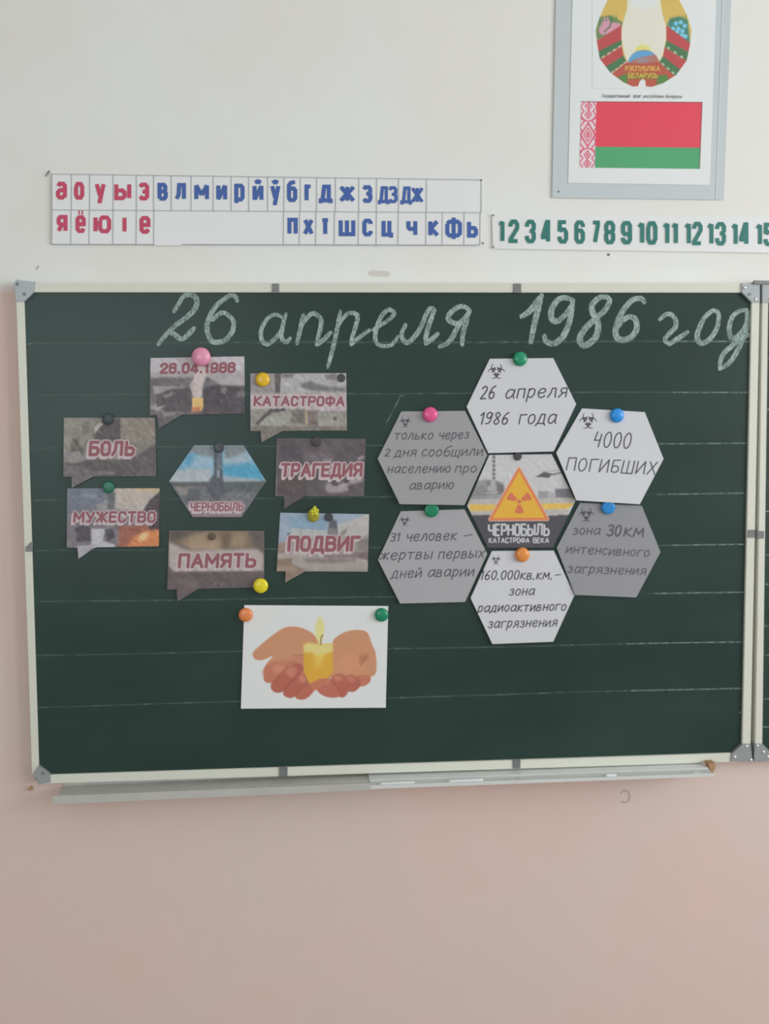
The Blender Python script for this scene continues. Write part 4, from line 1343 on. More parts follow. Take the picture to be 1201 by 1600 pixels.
# ---------------------------------------------------------------- hexagon notes
def biohazard(mb, cx, cy, s, depth, w=1.1):
    """three open horned circles round a ring"""
    R = s * 0.5
    for k in range(3):
        a = math.radians(90 + 120 * k)
        ox, oy = cx + 0.50 * R * math.cos(a), cy - 0.50 * R * math.sin(a)
        for t0, t1 in ((48, 150), (312, 210)):
            pts = []
            for t in np.linspace(math.radians(t0), math.radians(t1), 12):
                pts.append((ox + 0.56 * R * math.cos(a + t), oy - 0.56 * R * math.sin(a + t)))
            ribbon(mb, pts, w * 1.5, lambda x, y, k=k: depth(x, y) + 3e-6 * k, wfn=lambda t: 0.35 + 0.9 * t)
    for k in range(3):
        a = math.radians(90 + 120 * k + 60)
        pts = [(cx + 0.46 * R * math.cos(t), cy - 0.46 * R * math.sin(t)) for t in np.linspace(a - .8, a + .8, 11)]
        ribbon(mb, pts, w, lambda x, y, k=k: depth(x, y) + 2e-5 + 3e-6 * k)


def note(label, pts, paper, depth, sym, lines, ink='marker', w=1.5):
    TL, TR, R, BR, BL, L = pts
    root = empty('hexagon_note', P((L[0] + R[0]) / 2, max(BR[1], BL[1]), 0.001))
    tag(root, label, 'paper note')
    sheet('paper_sheet', [(TL, TR, R, L), (L, R, BR, BL)], depth, M[paper], root, th=0.0012)
    if sym:
        mb = MB()
        biohazard(mb, sym[0], sym[1], sym[2], plus(depth, 0.0002), w=max(0.9, sym[2] * 0.055))
        mb.build('warning_symbol', M['marker'], root)
    for (txt, x0, y0, x1, y1, h, ww) in lines:
        mb = MB()
        write(mb, txt, x0, y0, x1, y1, h, ww * 1.28, plus(depth, 0.0002), hand=True, slant=0.2, gap=2.4, space=6, jit=0.4)
        mb.build('handwriting', M[ink], root)
    return root


H1 = [(765, 560.6), (864, 559.5), (899.9, 631.4), (864.8, 705.3), (762.7, 708), (728.7, 635.7)]
H2 = [(626.7, 643), (726.3, 642), (761.1, 711), (725.5, 789.3), (624.3, 787.7), (589.8, 716.8)]
H3 = [(625.9, 799), (725.5, 795.8), (761, 865.4), (726.3, 940.6), (625, 943), (590.3, 874.9)]
H4 = [(764.3, 711), (861.6, 709.8), (898.8, 782.3), (863.2, 855.8), (762, 855.8), (729.5, 790.2)]
H5 = [(768.3, 861), (864.8, 860.3), (897.2, 929.9), (864, 1002.7), (769, 1006.3), (735, 934.6)]
H6 = [(909, 638.2), (1007, 643.9), (1036.4, 717), (999.2, 787.9), (900.3, 781.9), (868.7, 707.5)]
H7 = [(905.9, 785.5), (1002.4, 790.3), (1031.6, 862.6), (993.7, 933.5), (898, 929.5), (869.5, 856)]
DH1 = hang(0.0025, 560, 707, 0.003)
DH2 = hang(0.0025, 642, 789, 0.011)
DH3 = hang(0.0022, 797, 942, 0.005)
DH4 = hang(0.0020, 711, 856, 0.001)
DH5 = hang(0.0025, 861, 1005, 0.004)
DH6 = hang(0.0025, 641, 788, 0.011)
DH7 = hang(0.0022, 787, 933, 0.005)
note('white hexagon note dated 26 апреля 1986 года under a green magnet', H1, 'paper', DH1, (775.4, 580.3, 27),
     [('26', 750, 623.5, 771, 623, 14, 1.7), ('апреля', 788.5, 622.5, 884, 620, 14, 1.6), ('1986', 748.5, 662.6, 792, 662.6, 13, 1.6), ('года', 809.5, 662.3, 867, 661.8, 14.5, 1.6)])
note('grey hexagon note with four written lines under the hot pink magnet', H2, 'paper_grey', DH2, (633, 659.6, 19),
     [('только', 615.6, 686.4, 675, 686, 9.5, 1.3), ('через', 685, 686, 731, 685, 9.5, 1.3), ('2', 601, 713.2, 608, 713.2, 8, 1.3), ('дня', 616, 713.2, 649, 713, 9.5, 1.3),
      ('сообщили', 658, 712.8, 753, 711.8, 10, 1.3), ('населению', 604.5, 738.9, 702, 738.3, 9.5, 1.3), ('про', 710, 738.2, 743, 738, 9.5, 1.3), ('аварию', 639, 764.8, 707, 763.5, 9.5, 1.3)], ink='marker_soft')
note('light grey hexagon note with three written lines, its green magnet overlapped by the note above', H3, 'paper_grey_light', DH3, (632, 814, 18),
     [('31', 609, 845.8, 623, 845.6, 9, 1.3), ('человек', 634, 845.4, 712, 843.6, 10.5, 1.4), ('-', 725, 838, 738, 836, 1, 1.1),
      ('жертвы', 593, 874.5, 674, 873, 10.5, 1.4), ('первых', 684, 872.8, 755, 871.2, 10.5, 1.4), ('дней', 611, 903, 657, 902, 10.5, 1.3), ('аварии', 668, 901.4, 739, 899.6, 10.5, 1.4)], ink='marker_soft')
note('white hexagon note under the orange magnet, bottom of the ring of notes', H5, 'paper', DH5, (774.6, 875, 16),
     [('160.000кв.км.', 749.5, 905.5, 862, 904.4, 9.6, 1.35), ('-', 867, 900, 875.5, 898.8, 2, 1.1), ('зона', 795, 930.2, 833.5, 929.2, 9.5, 1.3),
      ('радиоактивного', 746, 956, 883, 953.6, 9.3, 1.35), ('загрязнения', 762, 981.3, 869, 978.5, 9.6, 1.3)])
note('white hexagon note reading 4000 погибших under a blue magnet', H6, 'paper', DH6, (918.5, 657.7, 28),
     [('4000', 925.7, 698.3, 983, 701, 17, 1.5), ('ПОГИБШИХ', 883.5, 734.6, 1023, 741.6, 14, 1.4)])
note('darkest grey hexagon note with a 30км line, lower right of the ring', H7, 'paper_grey_dark', DH7, (915.7, 804.5, 25),
     [('зона', 894, 834.8, 936, 835.6, 9.5, 1.3), ('30', 947.5, 836.6, 968, 837.5, 12, 2.0), ('км', 973.5, 837.5, 1004, 838.6, 13, 1.9),
      ('интенсивного', 883.5, 863.8, 1013, 870, 9.6, 1.3), ('загрязнения', 886, 894.3, 1008, 898.4, 9.6, 1.3)], ink='marker_soft')


def paint_sign(X, Y):
    p = Paint(X, Y, (190, 188, 191))
    z = lambda pts: Zm(720, 700, 6.321, pts)
    p.poly(z([(60, 340), (240, 310), (420, 340), (440, 540), (40, 540)]), (150, 147, 150), 4)
    p.poly(z([(120, 370), (250, 360), (250, 500), (60, 500)]), (140, 137, 140), 4)
    p.ell(*z([(320, 395)])[0], 8, 11, (166, 164, 167), 3)
    p.poly(z([(340, 330), (420, 370), (430, 440), (370, 450)]), (112, 108, 112), 5)
    p.poly(z([(250, 330), (290, 320), (290, 370), (250, 380)]), (126, 122, 126), 3)
    for yy in (430, 465):
        p.line(z([(80, yy), (380, yy - 8)]), 0.8, (118, 115, 118), 1.4, 0.7)
    p.line(z([(325, 75), (322, 310)]), 4.6, (150, 146, 150), 2.4, 0.75)
    for i in range(6):
        p.ell(*z([(324, 90 + i * 42)])[0], 2.2, 1.6, (96, 92, 96), 1.4, 0.8)
    p.poly(z([(760, 425), (865, 425), (865, 530), (760, 530)]), (150, 148, 152), 2.5)
    p.poly(z([(930, 405), (1140, 400), (1120, 500), (930, 490)]), (120, 117, 122), 3)
    p.poly(z([(870, 440), (930, 440), (930, 530), (870, 530)]), (166, 163, 167), 3)
    p.poly(z([(735, 285), (820, 235), (900, 255), (870, 295)]), (96, 92, 97), 1.8)
    p.poly(z([(860, 262), (985, 236), (988, 252), (900, 272)]), (122, 118, 122), 1.4)
    p.line(z([(790, 232), (960, 222)]), 0.7, (140, 136, 140), 1.0, 0.7)
    p.poly(z([(40, 505), (1140, 495), (1110, 560), (40, 560)]), (178, 172, 168), 3)
    p.poly(z([(80, 555), (440, 560), (440, 620), (90, 625)]), (214, 176, 92), 2)
    p.poly(z([(780, 550), (1120, 545), (1060, 600), (780, 610)]), (214, 176, 92), 2)
    p.poly(z([(90, 625), (1080, 605), (1040, 660), (90, 665)]), (176, 170, 164), 3)
    p.mottle(3, 6, 81)
    d = np.clip((Y - (805 + 2.4 * (vnoise(X, Y * 0, 7, 3) - .5))) / 2.5 + 0.5, 0, 1)
    p.over(d, (82, 79, 85))
    # rounded warning triangle
    tri = z([(572, 205), (852, 702), (288, 706)])
    sd = p.sd(tri)
    p.over(np.clip(0.5 - (sd - 3.0) / 1.2, 0, 1), (206, 180, 178))
    p.over(np.clip(0.5 - (sd - 1.9) / 1.1, 0, 1), (212, 126, 84))
    p.over(np.clip(0.5 - (sd + 2.2) / 1.1, 0, 1), (218, 168, 66))
    return p.C


rt = empty('hexagon_note', P(812, 856, 0.001))
tag(rt, 'central hexagon picture with a yellow radiation triangle above the word ЧЕРНОБЫЛЬ', 'picture')
QH4 = [(H4[0], H4[1], H4[2], H4[5]), (H4[5], H4[2], H4[3], H4[4])]
sheet('paper_sheet', QH4, DH4, M['paper'], rt, th=0.0008)
printed('printed_picture', QH4, plus(DH4, 0.00012), paint_sign, M['print'], rt, 0.8)
M['trefoil'] = mat('trefoil_orange', (204, 110, 82), 0.5)
mb = MB()
tcx, tcy = 811.0, 783.6
for a0 in (-90, 30, 150):
    pts_o = [(tcx + 20.0 * math.cos(math.radians(a)), tcy - 18.6 * math.sin(math.radians(a))) for a in np.linspace(a0 - 22, a0 + 22, 8)]
    pts_i = [(tcx + 5.2 * math.cos(math.radians(a)), tcy - 5.2 * math.sin(math.radians(a))) for a in np.linspace(a0 + 24, a0 - 24, 5)]
    mb.prism(pts_o + pts_i, float(DH4(0, tcy)) + 0.0002, float(DH4(0, tcy)) + 0.00035)
mb.prism([(tcx + 3.2 * math.cos(t), tcy + 3.2 * math.sin(t)) for t in np.linspace(0, 2 * math.pi, 15)[:-1]], float(DH4(0, tcy)) + 0.0002, float(DH4(0, tcy)) + 0.00035)
mb.build('radiation_trefoil', M['trefoil'], rt)
for txt, x0, y0, x1, y1, h, w in (('ЧЕРНОБЫЛЬ', 763.5, 836.6, 857, 836.2, 17.0, 3.2), ('КАТАСТРОФА', 764, 848.2, 826.5, 848, 7.4, 1.7), ('ВЕКА', 833, 848, 857, 848, 7.4, 1.7)):
    mb = MB()
    write(mb, txt, x0, y0, x1, y1, h, w, plus(DH4, 0.0003), gap=2.6, rnd=False)
    mb.build('lettering', M['white_ink'], rt)


# ---------------------------------------------------------------- magnets
def magnet(x, y, r, rgb, d, label, shape='dome', rough=0.28):
    """r in px; d = distance of its base in front of the writing surface"""
    pm = np.linalg.norm(P(x + 1, y, d) - P(x, y, d))
    R = r * pm
    h = {'dome': 0.62, 'ball': 1.1, 'flat': 0.42}[shape] * R
    c = P(x, y, d + h * 0.5)
    if shape == 'flat':
        prof = [(R * .96, 0), (R, R * .05), (R, h - R * .16), (R * .93, h - R * .04), (R * .8, h), (R * .45, h + R * .01), (0.0001, h + R * .012)]
    elif shape == 'ball':
        prof = [(R * .72, 0), (R * .86, h * .12), (R * .97, h * .3), (R, h * .45), (R * .97, h * .62), (R * .84, h * .8), (R * .6, h * .93), (R * .3, h * .985), (0.0001, h)]
    else:
        prof = [(R * .97, 0), (R, R * .08), (R, h * .35), (R * .95, h * .58), (R * .84, h * .77), (R * .64, h * .91), (R * .34, h * .985), (0.0001, h)]
    key = str(rgb) + str(rough)
    if key not in MAGM:
        MAGM[key] = mat('magnet_plastic', rgb, rough, coat=0.15, noise=0.03, scale=50)
    o = MB().lathe(c[0], c[2], -d, prof, 32).build('magnet', MAGM[key], smooth=True)
    for p_ in o.data.polygons[-2:]:
        p_.use_smooth = False
    set_origin(o, (c[0], -d, c[2] - R))
    return tag(o, label, 'magnet')


MAGM = {}
GR, BLK = (24, 128, 92), (62, 66, 68)
magnet(314, 557.5, 15, (226, 142, 170), 0.0018, 'pale pink ball-shaped magnet on the top edge of the dated card', 'ball')
magnet(410, 593, 11.3, (230, 172, 40), 0.0018, 'orange-yellow magnet at the left corner of the card КАТАСТРОФА')
magnet(533, 590.5, 6.4, (66, 68, 68), 0.0018, 'small dark magnet at the right corner of the card КАТАСТРОФА', 'flat', 0.75)
magnet(169, 654.5, 9, (54, 62, 66), 0.0018, 'black magnet on the top edge of the card БОЛЬ', 'flat', 0.75)
magnet(169.5, 761, 9.5, (22, 100, 76), 0.0018, 'dark green magnet on the top edge of the card МУЖЕСТВО', 'flat', 0.4)
magnet(342, 699.5, 8.2, (66, 72, 78), 0.0018, 'dark grey magnet on the top edge of the blue sky hexagon card', 'flat', 0.75)
magnet(494.5, 690, 7.6, (74, 68, 70), 0.0018, 'dark grey magnet on the top edge of the card ТРАГЕДИЯ', 'flat', 0.75)
magnet(513.5, 808, 6.6, (62, 64, 70), 0.0018, 'small black magnet on the card ПОДВИГ, right of the patterned magnet', 'flat', 0.75)
magnet(331, 838.5, 6.0, (92, 78, 66), 0.0018, 'small brown magnet on the top edge of the card ПАМЯТЬ', 'flat', 0.75)
magnet(407, 915.5, 11.8, (218, 200, 40), 0.006, 'lemon yellow magnet at the lower right corner of the card ПАМЯТЬ')
magnet(383.5, 961, 11.2, (236, 128, 76), 0.0018, 'orange magnet at the left corner of the candle and hands sheet')
magnet(596, 961, 10.8, GR, 0.0018, 'green magnet at the right corner of the candle and hands sheet')
magnet(812.5, 560.5, 11.2, (30, 136, 98), 0.0032, 'green magnet on the top hexagon note')
magnet(672, 647.6, 11.7, (226, 84, 136), 0.0032, 'hot pink magnet on the upper left grey hexagon note')
magnet(674, 797, 11.2, (20, 122, 86), 0.0029, 'green magnet half covered by the grey note above it', 'flat')
magnet(808.7, 713.2, 6.2, (66, 64, 68), 0.0028, 'small black magnet on the radiation sign picture', 'flat', 0.75)
magnet(816, 867, 11.3, (246, 134, 66), 0.0032, 'orange magnet on the lowest white hexagon note')
magnet(964, 649, 10.9, (36, 136, 212), 0.0032, 'bright blue magnet on the 4000 note')
magnet(950, 792.5, 10.8, (36, 128, 196), 0.0029, 'blue magnet overlapped by the lower edge of the 4000 note', 'flat')

# patterned yellow-green magnet: a knobbly flower shape on a translucent yellow button
rt = empty('magnet', P(490, 814, 0.0018))
tag(rt, 'knobbly yellow-green patterned magnet on the card ПОДВИГ', 'magnet')
pm = np.linalg.norm(P(491, 802, 0) - P(490, 802, 0))
c = P(489.5, 805, 0.004)
R = 10.2 * pm
MB().lathe(c[0], c[2], -0.0018, [(R * .96, 0), (R, 0.001), (R, 0.003), (R * .9, 0.0045), (R * .5, 0.0056), (0.0001, 0.006)], 28, 0.92, 1.05).build('button', mat('olive_yellow_plastic', (150, 142, 46), 0.3, noise=0.25, scale=200), rt, smooth=True)
mb = MB()
for (dx, dy, r) in ((0, 4, 3.6), (4.5, 2.5, 3.2), (-3.6, 1.2, 3.2), (3.2, -3, 3.0), (-2.6, -3.4, 2.8), (1, 7, 2.8), (0.6, 0, 3.4)):
    b = P(490.5 + dx, 800 - dy, 0.009)
    r = r * pm
    secs = []
    for a in np.linspace(-1.45, 1.45, 7):
        secs.append([(b[0] + r * math.cos(a) * math.cos(t), b[1] - r * 0.8 * math.sin(a), b[2] + r * math.cos(a) * math.sin(t)) for t in np.linspace(0, 2 * math.pi, 13)[:-1]])
    mb.loft(secs)
M['flower'] = mat('yellow_flower_plastic', (206, 196, 48), 0.35, noise=0.5, scale=420)
mb.build('flower_knob', M['flower'], rt, smooth=True)

# ---------------------------------------------------------------- alphabet strip
SD = WALL_D + 0.0035
flat = lambda d: (lambda x, y: np.zeros_like(np.asarray(x, float)) + d if isinstance(x, np.ndarray) else d)
st = empty('alphabet_strip', P(416, 383, SD))
tag(st, 'long white strip of red and blue letters in ruled boxes above the chalkboard', 'chart')
TOPL, TOPR, BOTL, BOTR = (80.5, 272), (753.5, 280.8), (81, 381.5), (750.5, 382.8)


def sheet_at(name, quad, d, material, parent, th=0.001, step=60, wave=0.0):
    f = lambda x, y: d + wave * np.sin(np.asarray(x, float) / 43.0) * np.ones_like(np.asarray(y, float))
    return sheet(name, [quad], f, material, parent, th=th, step=step)


sheet_at('backing_sheet', (TOPL, TOPR, BOTR, BOTL), SD, M['strip'], st, th=0.0012)
sheet_at('backing_sheet', ((239, 380), (285, 380.5), (282, 383.6), (241, 383.8)), SD + 0.0002, M['strip'], st, th=0.0012)


def lerp_y(x, row):
    t = (x - 81) / 670.0
    return {0: 272 + 9 * t, 1: 328 + 4.3 * t, 2: 381.5 + 1.2 * t}[row]


def line_part(pts, w, name='ruled_line', mt='grid_grey', parent=None, d=None):
    mb = MB()
    ribbon(mb, pts, w, lambda x, y: (SD + 0.0006 if d is None else d), rnd=False)
    return mb.build(name, M[mt], parent)


for a, b, row in ((81, 752, 0), (81, 240, 1), (240, 751, 1), (81, 240, 2), (285, 750, 2)):
    line_part([(a, lerp_y(a, row)), (b, lerp_y(b, row))], 1.2, parent=st)
TOPX = [81, 111.5, 140, 176.6, 213, 240, 267.5, 298.5, 333, 361, 388.5, 418, 443.5, 469, 494.6, 524, 560.5, 588, 622.5, 666, 751.5]
BOTX = [81.3, 111, 139.5, 176.6, 213, 240.5, 443, 468, 493.5, 522.5, 560, 588, 622, 665.5, 691, 725, 750]
for x in TOPX:
    line_part([(x, lerp_y(x, 0) - 1), (x, lerp_y(x, 1) + 1)], 1.2, parent=st)
for x in BOTX:
    line_part([(x, lerp_y(x, 1)), (x - 0.5, lerp_y(x, 2) + 1)], 1.2, parent=st)
ROW0 = [('а', 96, 17, 0), ('о', 123.6, 16, 0), ('у', 156.5, 17, 0), ('ы', 192, 27, 0), ('э', 224.5, 17, 0), ('в', 254, 16, 1), ('л', 282.3, 18, 1), ('м', 315, 23, 1), ('и', 346.3, 17, 1),
        ('р', 374, 16, 1), ('й', 403, 17, 1), ('ў', 430, 16, 1), ('б', 456.3, 16, 1), ('г', 481.7, 12, 1), ('д', 508.7, 20, 1), ('ж', 542.3, 26, 1), ('з', 573.6, 16, 1), ('дз', 606, 30, 1), ('дж', 644, 36, 1)]
ROW1 = [('я', 97, 17, 0), ('ё', 126, 16, 0), ('ю', 160, 28, 0), ('і', 194.5, 6, 0), ('е', 226.5, 17, 0), ('п', 457, 16, 1), ('х', 481.7, 17, 1), ('т', 508, 15, 1), ('ш', 542, 26, 1), ('с', 574, 16, 1),
        ('ц', 604.5, 17, 1), ('ч', 643.3, 17, 1), ('к', 677.5, 17, 1), ('ф', 708.6, 26, 1), ('ь', 738, 17, 1)]
for row, ybase in ((ROW0, (311.5, 319.0)), (ROW1, (363.5, 371.5))):
    for ch, cx, w, blue in row:
        yb = ybase[0] + (ybase[1] - ybase[0]) * (cx - 81) / 670
        mb = MB()
        sw = 6.3 if ch not in ('дз', 'дж') else 5.0
        write(mb, ch, cx - w / 2 + sw / 2, yb - sw / 2, cx + w / 2 - sw / 2, yb - sw / 2 + 0.01, 21.5, sw, flat(SD + 0.0007), gap=2.2, rnd=False)
        mb.build('letter', M['letter_blue' if blue else 'letter_red'], st)
for x, y in ((76, 269), (751.5, 281.5), (754, 380)):
    c_ = P(x, y, SD)
    MB().lathe(c_[0], c_[2], -SD, [(0.0022, 0), (0.0022, 0.0012), (0.001, 0.002), (0.0001, 0.0021)], 12).build('pin', M['pin'], st)
mb = MB()
ribbon(mb, [(71, 275), (77, 267)], 2.2, lambda x, y: SD + 0.0004)
mb.build('corner_tie', M['pin'], st)

# ---------------------------------------------------------------- numeral strip
ns = empty('numeral_strip', P(980, 394, SD))
tag(ns, 'white strip of green numerals from 1 to 15, right of the alphabet strip', 'chart')
sheet_at('backing_sheet', ((768.5, 334.5), (1245, 341), (1245, 395.8), (770, 388.6)), SD, M['strip2'], ns, th=0.0012, wave=0.0004)
for n, x0, x1 in ((1, 778.5, 789.5), (2, 794.5, 811), (3, 820.2, 837), (4, 845.2, 862), (5, 871, 887.5), (6, 897.3, 913.7), (7, 923.4, 936.8), (8, 944, 961), (9, 970.3, 987.3),
                  (10, 995.6, 1027), (11, 1035.2, 1061), (12, 1069, 1097.5), (13, 1104, 1134), (14, 1142, 1171.8), (15, 1180, 1209.5)):
    yb = 379.4 + (x0 - 778) * 0.0125
    mb = MB()
    sw = 6.2
    write(mb, str(n), x0 + sw / 2, yb - sw / 2, x1 - sw / 2, yb - sw / 2 + 0.1, 30.5, sw, flat(SD + 0.0012), gap=3.6, rnd=False)
    mb.build('numeral', M['numeral_green'], ns)
for x, y in ((770.5, 336.5), (770.5, 386)):
    c_ = P(x, y, SD)
    MB().lathe(c_[0], c_[2], -SD - 0.0004, [(0.0018, 0), (0.0018, 0.001), (0.001, 0.0016), (0.0001, 0.0017)], 12).build('pin', M['pin'], ns)

# ---------------------------------------------------------------- poster in a plastic sleeve
PD = WALL_D + 0.003
po = empty('poster', P(1000, 312, PD))
tag(po, 'poster with a red and green flag below a round emblem, in a grey plastic sleeve', 'poster')
sheet_at('plastic_sleeve', ((871, -150), (1147.5, -150), (1130.6, 312), (862.4, 309)), PD, M['sleeve'], po, th=0.0008, wave=0.0003)
sheet_at('poster_sheet', ((896.5, -100), (1122, -100), (1108.6, 289.3), (887.2, 285.8)), PD + 0.0012, M['poster_paper'], po, th=0.0005)
mb = MB().prism([(1133.5, -150), (1135, -150), (1119, 311), (1117.6, 311)], PD + 0.0003, PD + 0.0009).build('sleeve_seam', mat('sleeve_seam', (196, 202, 206), 0.35), po)
c_ = P(872.5, 299.5, PD)
MB().lathe(c_[0], c_[2], -PD - 0.0003, [(0.0018, 0), (0.0018, 0.0012), (0.0001, 0.0018)], 12).build('pin', M['pin'], po)
FD = PD + 0.0015
MB().prism([(931.5, 159.3), (1096.4, 160.2), (1093.3, 230.8), (929.8, 229.2)], FD, FD + 0.0002).build('flag_field', M['flag_red'], po)['label'] = 'red upper field of the flag'
MB().prism([(929.8, 229.2), (1093.3, 230.8), (1092.4, 263.8), (929, 262)], FD, FD + 0.0002).build('flag_field', M['flag_green'], po)['label'] = 'green lower field of the flag'
line_part([(907.5, 158.8), (1096.8, 159.8)], 1.1, 'flag_edge', 'flag_edge', po, FD + 0.0004)
line_part([(1096.6, 160), (1092.6, 264)], 1.0, 'flag_edge', 'flag_edge', po, FD + 0.00045)


def paint_orn(X, Y):
    """red woven lozenge ornament on white, mirrored about its long axis"""
    p = Paint(X, Y, (224, 200, 208))
    xl = 907.6 - (Y - 159.3) * 0.0255
    u = (X - xl) / 23.8                   # 0..1 across
    v = (Y - 159.3) / 102.5               # 0..1 down
    a = np.abs(u - 0.5) * 2
    red = np.zeros(X.shape)
    vv = np.abs(v - 0.5) * 2              # mirrored top to bottom

    def loz(cu, cv, ru, rv, t):
        q = np.abs(a - cu) / ru + np.abs(vv - cv) / rv
        return np.clip(1 - np.abs(q - 1) / t, 0, 1) ** 0.6
    for cu, cv, ru, rv, t in ((0, 0, 0.95, 0.36, 0.16), (0, 0, 0.55, 0.21, 0.2), (0, 0, 0.2, 0.08, 0.7), (1, 0.42, 0.5, 0.16, 0.3), (0, 0.62, 0.42, 0.13, 0.28),
                              (0, 0.62, 0.12, 0.05, 0.8), (1, 0.72, 0.42, 0.12, 0.3), (0, 0.88, 0.45, 0.12, 0.28), (0, 0.88, 0.12, 0.05, 0.8), (1, 0.97, 0.4, 0.1, 0.3), (1, 0.1, 0.22, 0.1, 0.5)):
        red = np.maximum(red, loz(cu, cv, ru, rv, t))
    zig = np.clip(1 - np.abs(vv - (0.40 + 0.10 * a)) / 0.035, 0, 1)
    red = np.maximum(red, zig)
    edge = ((np.floor(Y / 3.2) % 2) * np.clip((a - 0.9) / 0.05, 0, 1))
    red = np.clip(np.maximum(red, edge * 0.0), 0, 1)
    return p.over(red * 0.92, (204, 58, 84)).C


printed('flag_ornament', [((907.6, 159.3), (931.4, 159.3), (928.9, 262), (905, 261.8))], flat(FD + 0.0002), paint_orn, M['print'], po, 0.55)
mb = MB()
write(mb, 'Государственный', 940, 152, 983, 152.3, 3.4, 0.75, flat(FD + 0.0003), hand=True, slant=0.25, gap=2)
write(mb, 'флаг', 989, 152.4, 1001, 152.4, 3.4, 0.75, flat(FD + 0.0003), hand=False, slant=0.25, gap=2)
write(mb, 'республики', 1004.5, 152.5, 1036, 152.7, 3.4, 0.75, flat(FD + 0.0003), hand=True, slant=0.25, gap=2)
write(mb, 'беларусь', 1039, 152.7, 1065, 152.9, 3.4, 0.75, flat(FD + 0.0003), hand=True, slant=0.25, gap=2)
mb.build('caption', mat('caption_grey', (120, 122, 128), 0.6), po)


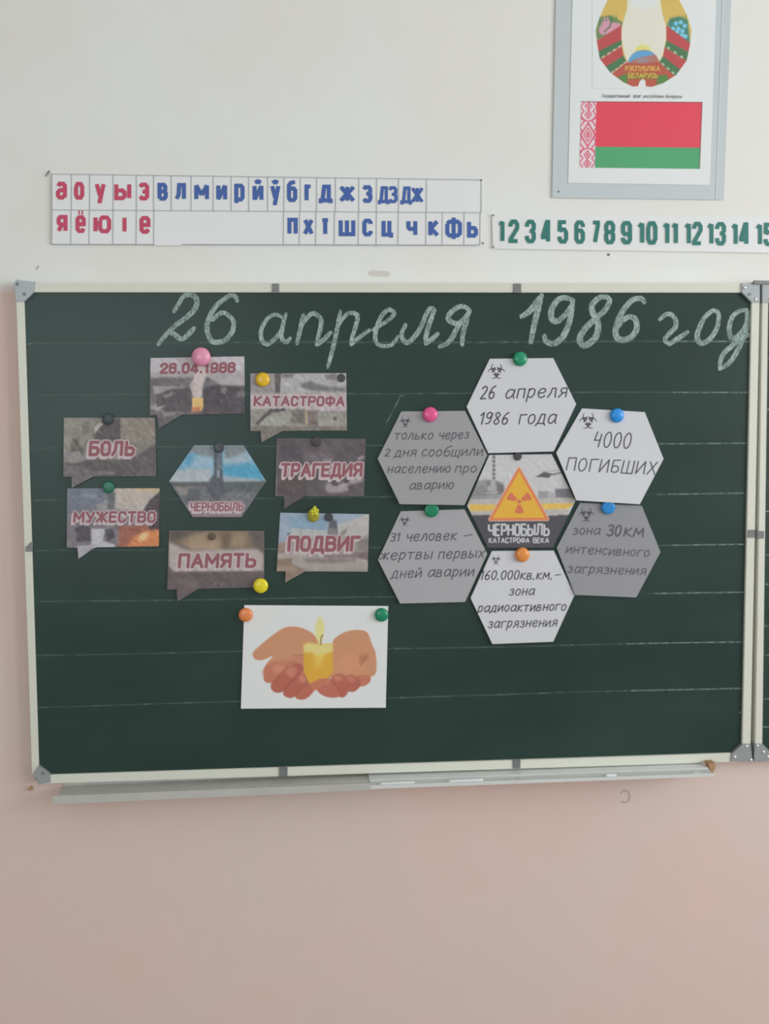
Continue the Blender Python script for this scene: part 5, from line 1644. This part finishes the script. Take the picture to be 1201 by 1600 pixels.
def paint_emblem(X, Y):
    p = Paint(X, Y, (215, 219, 221))
    z = lambda pts: Zm(900, 0, 5.459, pts)
    outer = [(265, 0), (205, 130), (165, 250), (175, 350), (200, 500), (290, 620), (400, 700), (480, 738), (528, 735), (540, 695), (566, 672), (590, 690), (590, 735), (640, 742),
             (740, 710), (850, 640), (940, 520), (970, 380), (985, 260), (950, 140), (880, 0), (780, -120), (575, -190), (370, -120)]
    p.poly(z(outer), (206, 178, 104), 1.4)
    # wheat stalks
    for i in range(10):
        x0 = 210 + i * 24
        p.line(z([(x0, 180 - i * 6), (x0 + 60, -60)]), 0.8, (190, 156, 74), 1.6, 0.5)
        x1 = 940 - i * 24
        p.line(z([(x1, 180 - i * 6), (x1 - 60, -60)]), 0.8, (190, 156, 74), 1.6, 0.5)
    inner = [(440, -30), (432, 80), (395, 200), (382, 300), (400, 420), (435, 530), (715, 530), (745, 440), (768, 320), (765, 220), (735, 120), (715, 0), (700, -60), (575, -100)]
    p.poly(z(inner), (216, 212, 198), 2.0)
    p.poly(z([(440, -60), (470, 40), (575, 90), (690, 40), (720, -60)]), (213, 214, 214), 10, 0.9)
    # flowers
    p.poly(z([(190, 150), (290, 130), (395, 190), (385, 225), (180, 345), (165, 290)]), (108, 132, 92), 3)
    for cx, cy, rx, ry in ((255, 195, 7, 9), (320, 230, 8, 7), (225, 255, 6, 8), (270, 265, 6, 5), (355, 215, 4, 4)):
        p.ell(*z([(cx, cy)])[0], rx, ry, (202, 148, 166), 3)
    p.line(z([(300, 160), (285, 230), (240, 270)]), 1.6, (72, 104, 72), 2)
    p.poly(z([(775, 210), (800, 160), (880, 140), (950, 170), (970, 370), (880, 310), (800, 240)]), (76, 130, 118), 3)
    for cx, cy in ((850, 200), (890, 190), (825, 245), (870, 245), (925, 220), (905, 265), (860, 275), (930, 310), (900, 300)):
        p.ell(*z([(cx, cy)])[0], 3.4, 3.4, (126, 192, 216), 2)
    RD, GN = (182, 82, 84), (82, 118, 86)
    # left ribbon
    p.poly(z([(130, 376), (385, 215), (385, 345), (140, 465)]), RD, 1.4)
    p.poly(z([(140, 462), (385, 340), (388, 385), (150, 540)]), GN, 1.6)
    p.poly(z([(150, 540), (388, 390), (402, 478), (200, 605)]), RD, 1.6)
    p.poly(z([(200, 600), (402, 475), (428, 522), (250, 670)]), GN, 1.6)
    # right ribbon
    p.poly(z([(768, 215), (1020, 405), (1010, 475), (768, 345)]), RD, 1.4)
    p.poly(z([(768, 345), (1010, 472), (1000, 556), (755, 405)]), GN, 1.6)
    p.poly(z([(752, 405), (1000, 556), (930, 640), (740, 485)]), RD, 1.6)
    p.poly(z([(740, 480), (930, 628), (880, 690), (705, 530)]), GN, 1.6)
    for pts in (((222, 490), (380, 392)), ((300, 622), (425, 530))):
        for t in np.linspace(0.05, 0.95, 4):
            x = pts[0][0] + (pts[1][0] - pts[0][0]) * t
            y = pts[0][1] + (pts[1][1] - pts[0][1]) * t
            p.ell(*z([(x, y)])[0], 3.2, 1.5, (206, 176, 170), 1.4, 0.9, rot=-0.6)
    for pts in (((780, 405), (905, 490)), ((735, 545), (830, 625))):
        for t in np.linspace(0.05, 0.95, 3):
            x = pts[0][0] + (pts[1][0] - pts[0][0]) * t
            y = pts[0][1] + (pts[1][1] - pts[0][1]) * t
            p.ell(*z([(x, y)])[0], 2.6, 2.0, (170, 186, 170), 1.4, 0.9, rot=0.6)
    # sun, globe, lower band
    p.ell(*z([(568, 432)])[0], 12.5, 9.5, (214, 206, 130), 1.6)
    p.ell(*z([(575, 560)])[0], 25, 24.5, (170, 118, 108), 1.6)
    p.poly(z([(442, 520), (470, 470), (520, 435), (620, 430), (670, 465), (600, 480), (540, 490), (480, 515), (450, 540)]), (98, 158, 200), 2.5)
    p.poly(z([(520, 500), (620, 495), (600, 530), (530, 530)]), (140, 148, 170), 5, 0.7)
    p.poly(z([(250, 672), (430, 530), (560, 545), (700, 525), (880, 680), (760, 740), (640, 760), (590, 735), (588, 690), (566, 672), (542, 695), (528, 745), (480, 760), (360, 730)]), (178, 92, 78), 1.4)
    p.poly(z([(355, 660), (430, 625), (440, 720), (400, 700)]), (88, 130, 74), 3)
    p.poly(z([(700, 640), (770, 640), (790, 690), (740, 708), (680, 725)]), (88, 130, 74), 3)
    p.poly(z([(440, 650), (690, 650), (690, 675), (440, 675)]), (120, 124, 60), 3, 0.7)
    # green leaf tips round the flowers
    for i in range(6):
        for bx, by, sx in ((200 + 28 * i, 165 - 5 * i, -1), (800 + 26 * i, 160 - 4 * i, 1)):
            p.poly(z([(bx - 8, by + 25), (bx + 2 * sx, by - 22), (bx + 10, by + 25)]), (96, 128, 86), 1.6, 0.85)
    p.over(np.clip(0.5 + p.sd(z(outer)) / 1.4, 0, 1), (215, 219, 221))
    return p.C


EQ = ((925, -40), (1085, -40), (1085, 138), (925, 138))
printed('emblem', [EQ], flat(FD + 0.0001), paint_emblem, M['print'], po, 0.65)
mb = MB()
write(mb, 'РЭСПУБЛІКА', 977, 110.5, 1030, 110.5, 7.0, 1.25, flat(FD + 0.0004), gap=2.6)
mb.build('emblem_lettering', mat('emblem_gold', (226, 176, 92), 0.5), po)
mb = MB()
write(mb, 'БЕЛАРУСЬ', 981.5, 121.5, 1026.5, 121.5, 7.0, 1.25, flat(FD + 0.0004), gap=2.6)
mb.build('emblem_lettering', mat('emblem_lime', (196, 190, 84), 0.5), po)
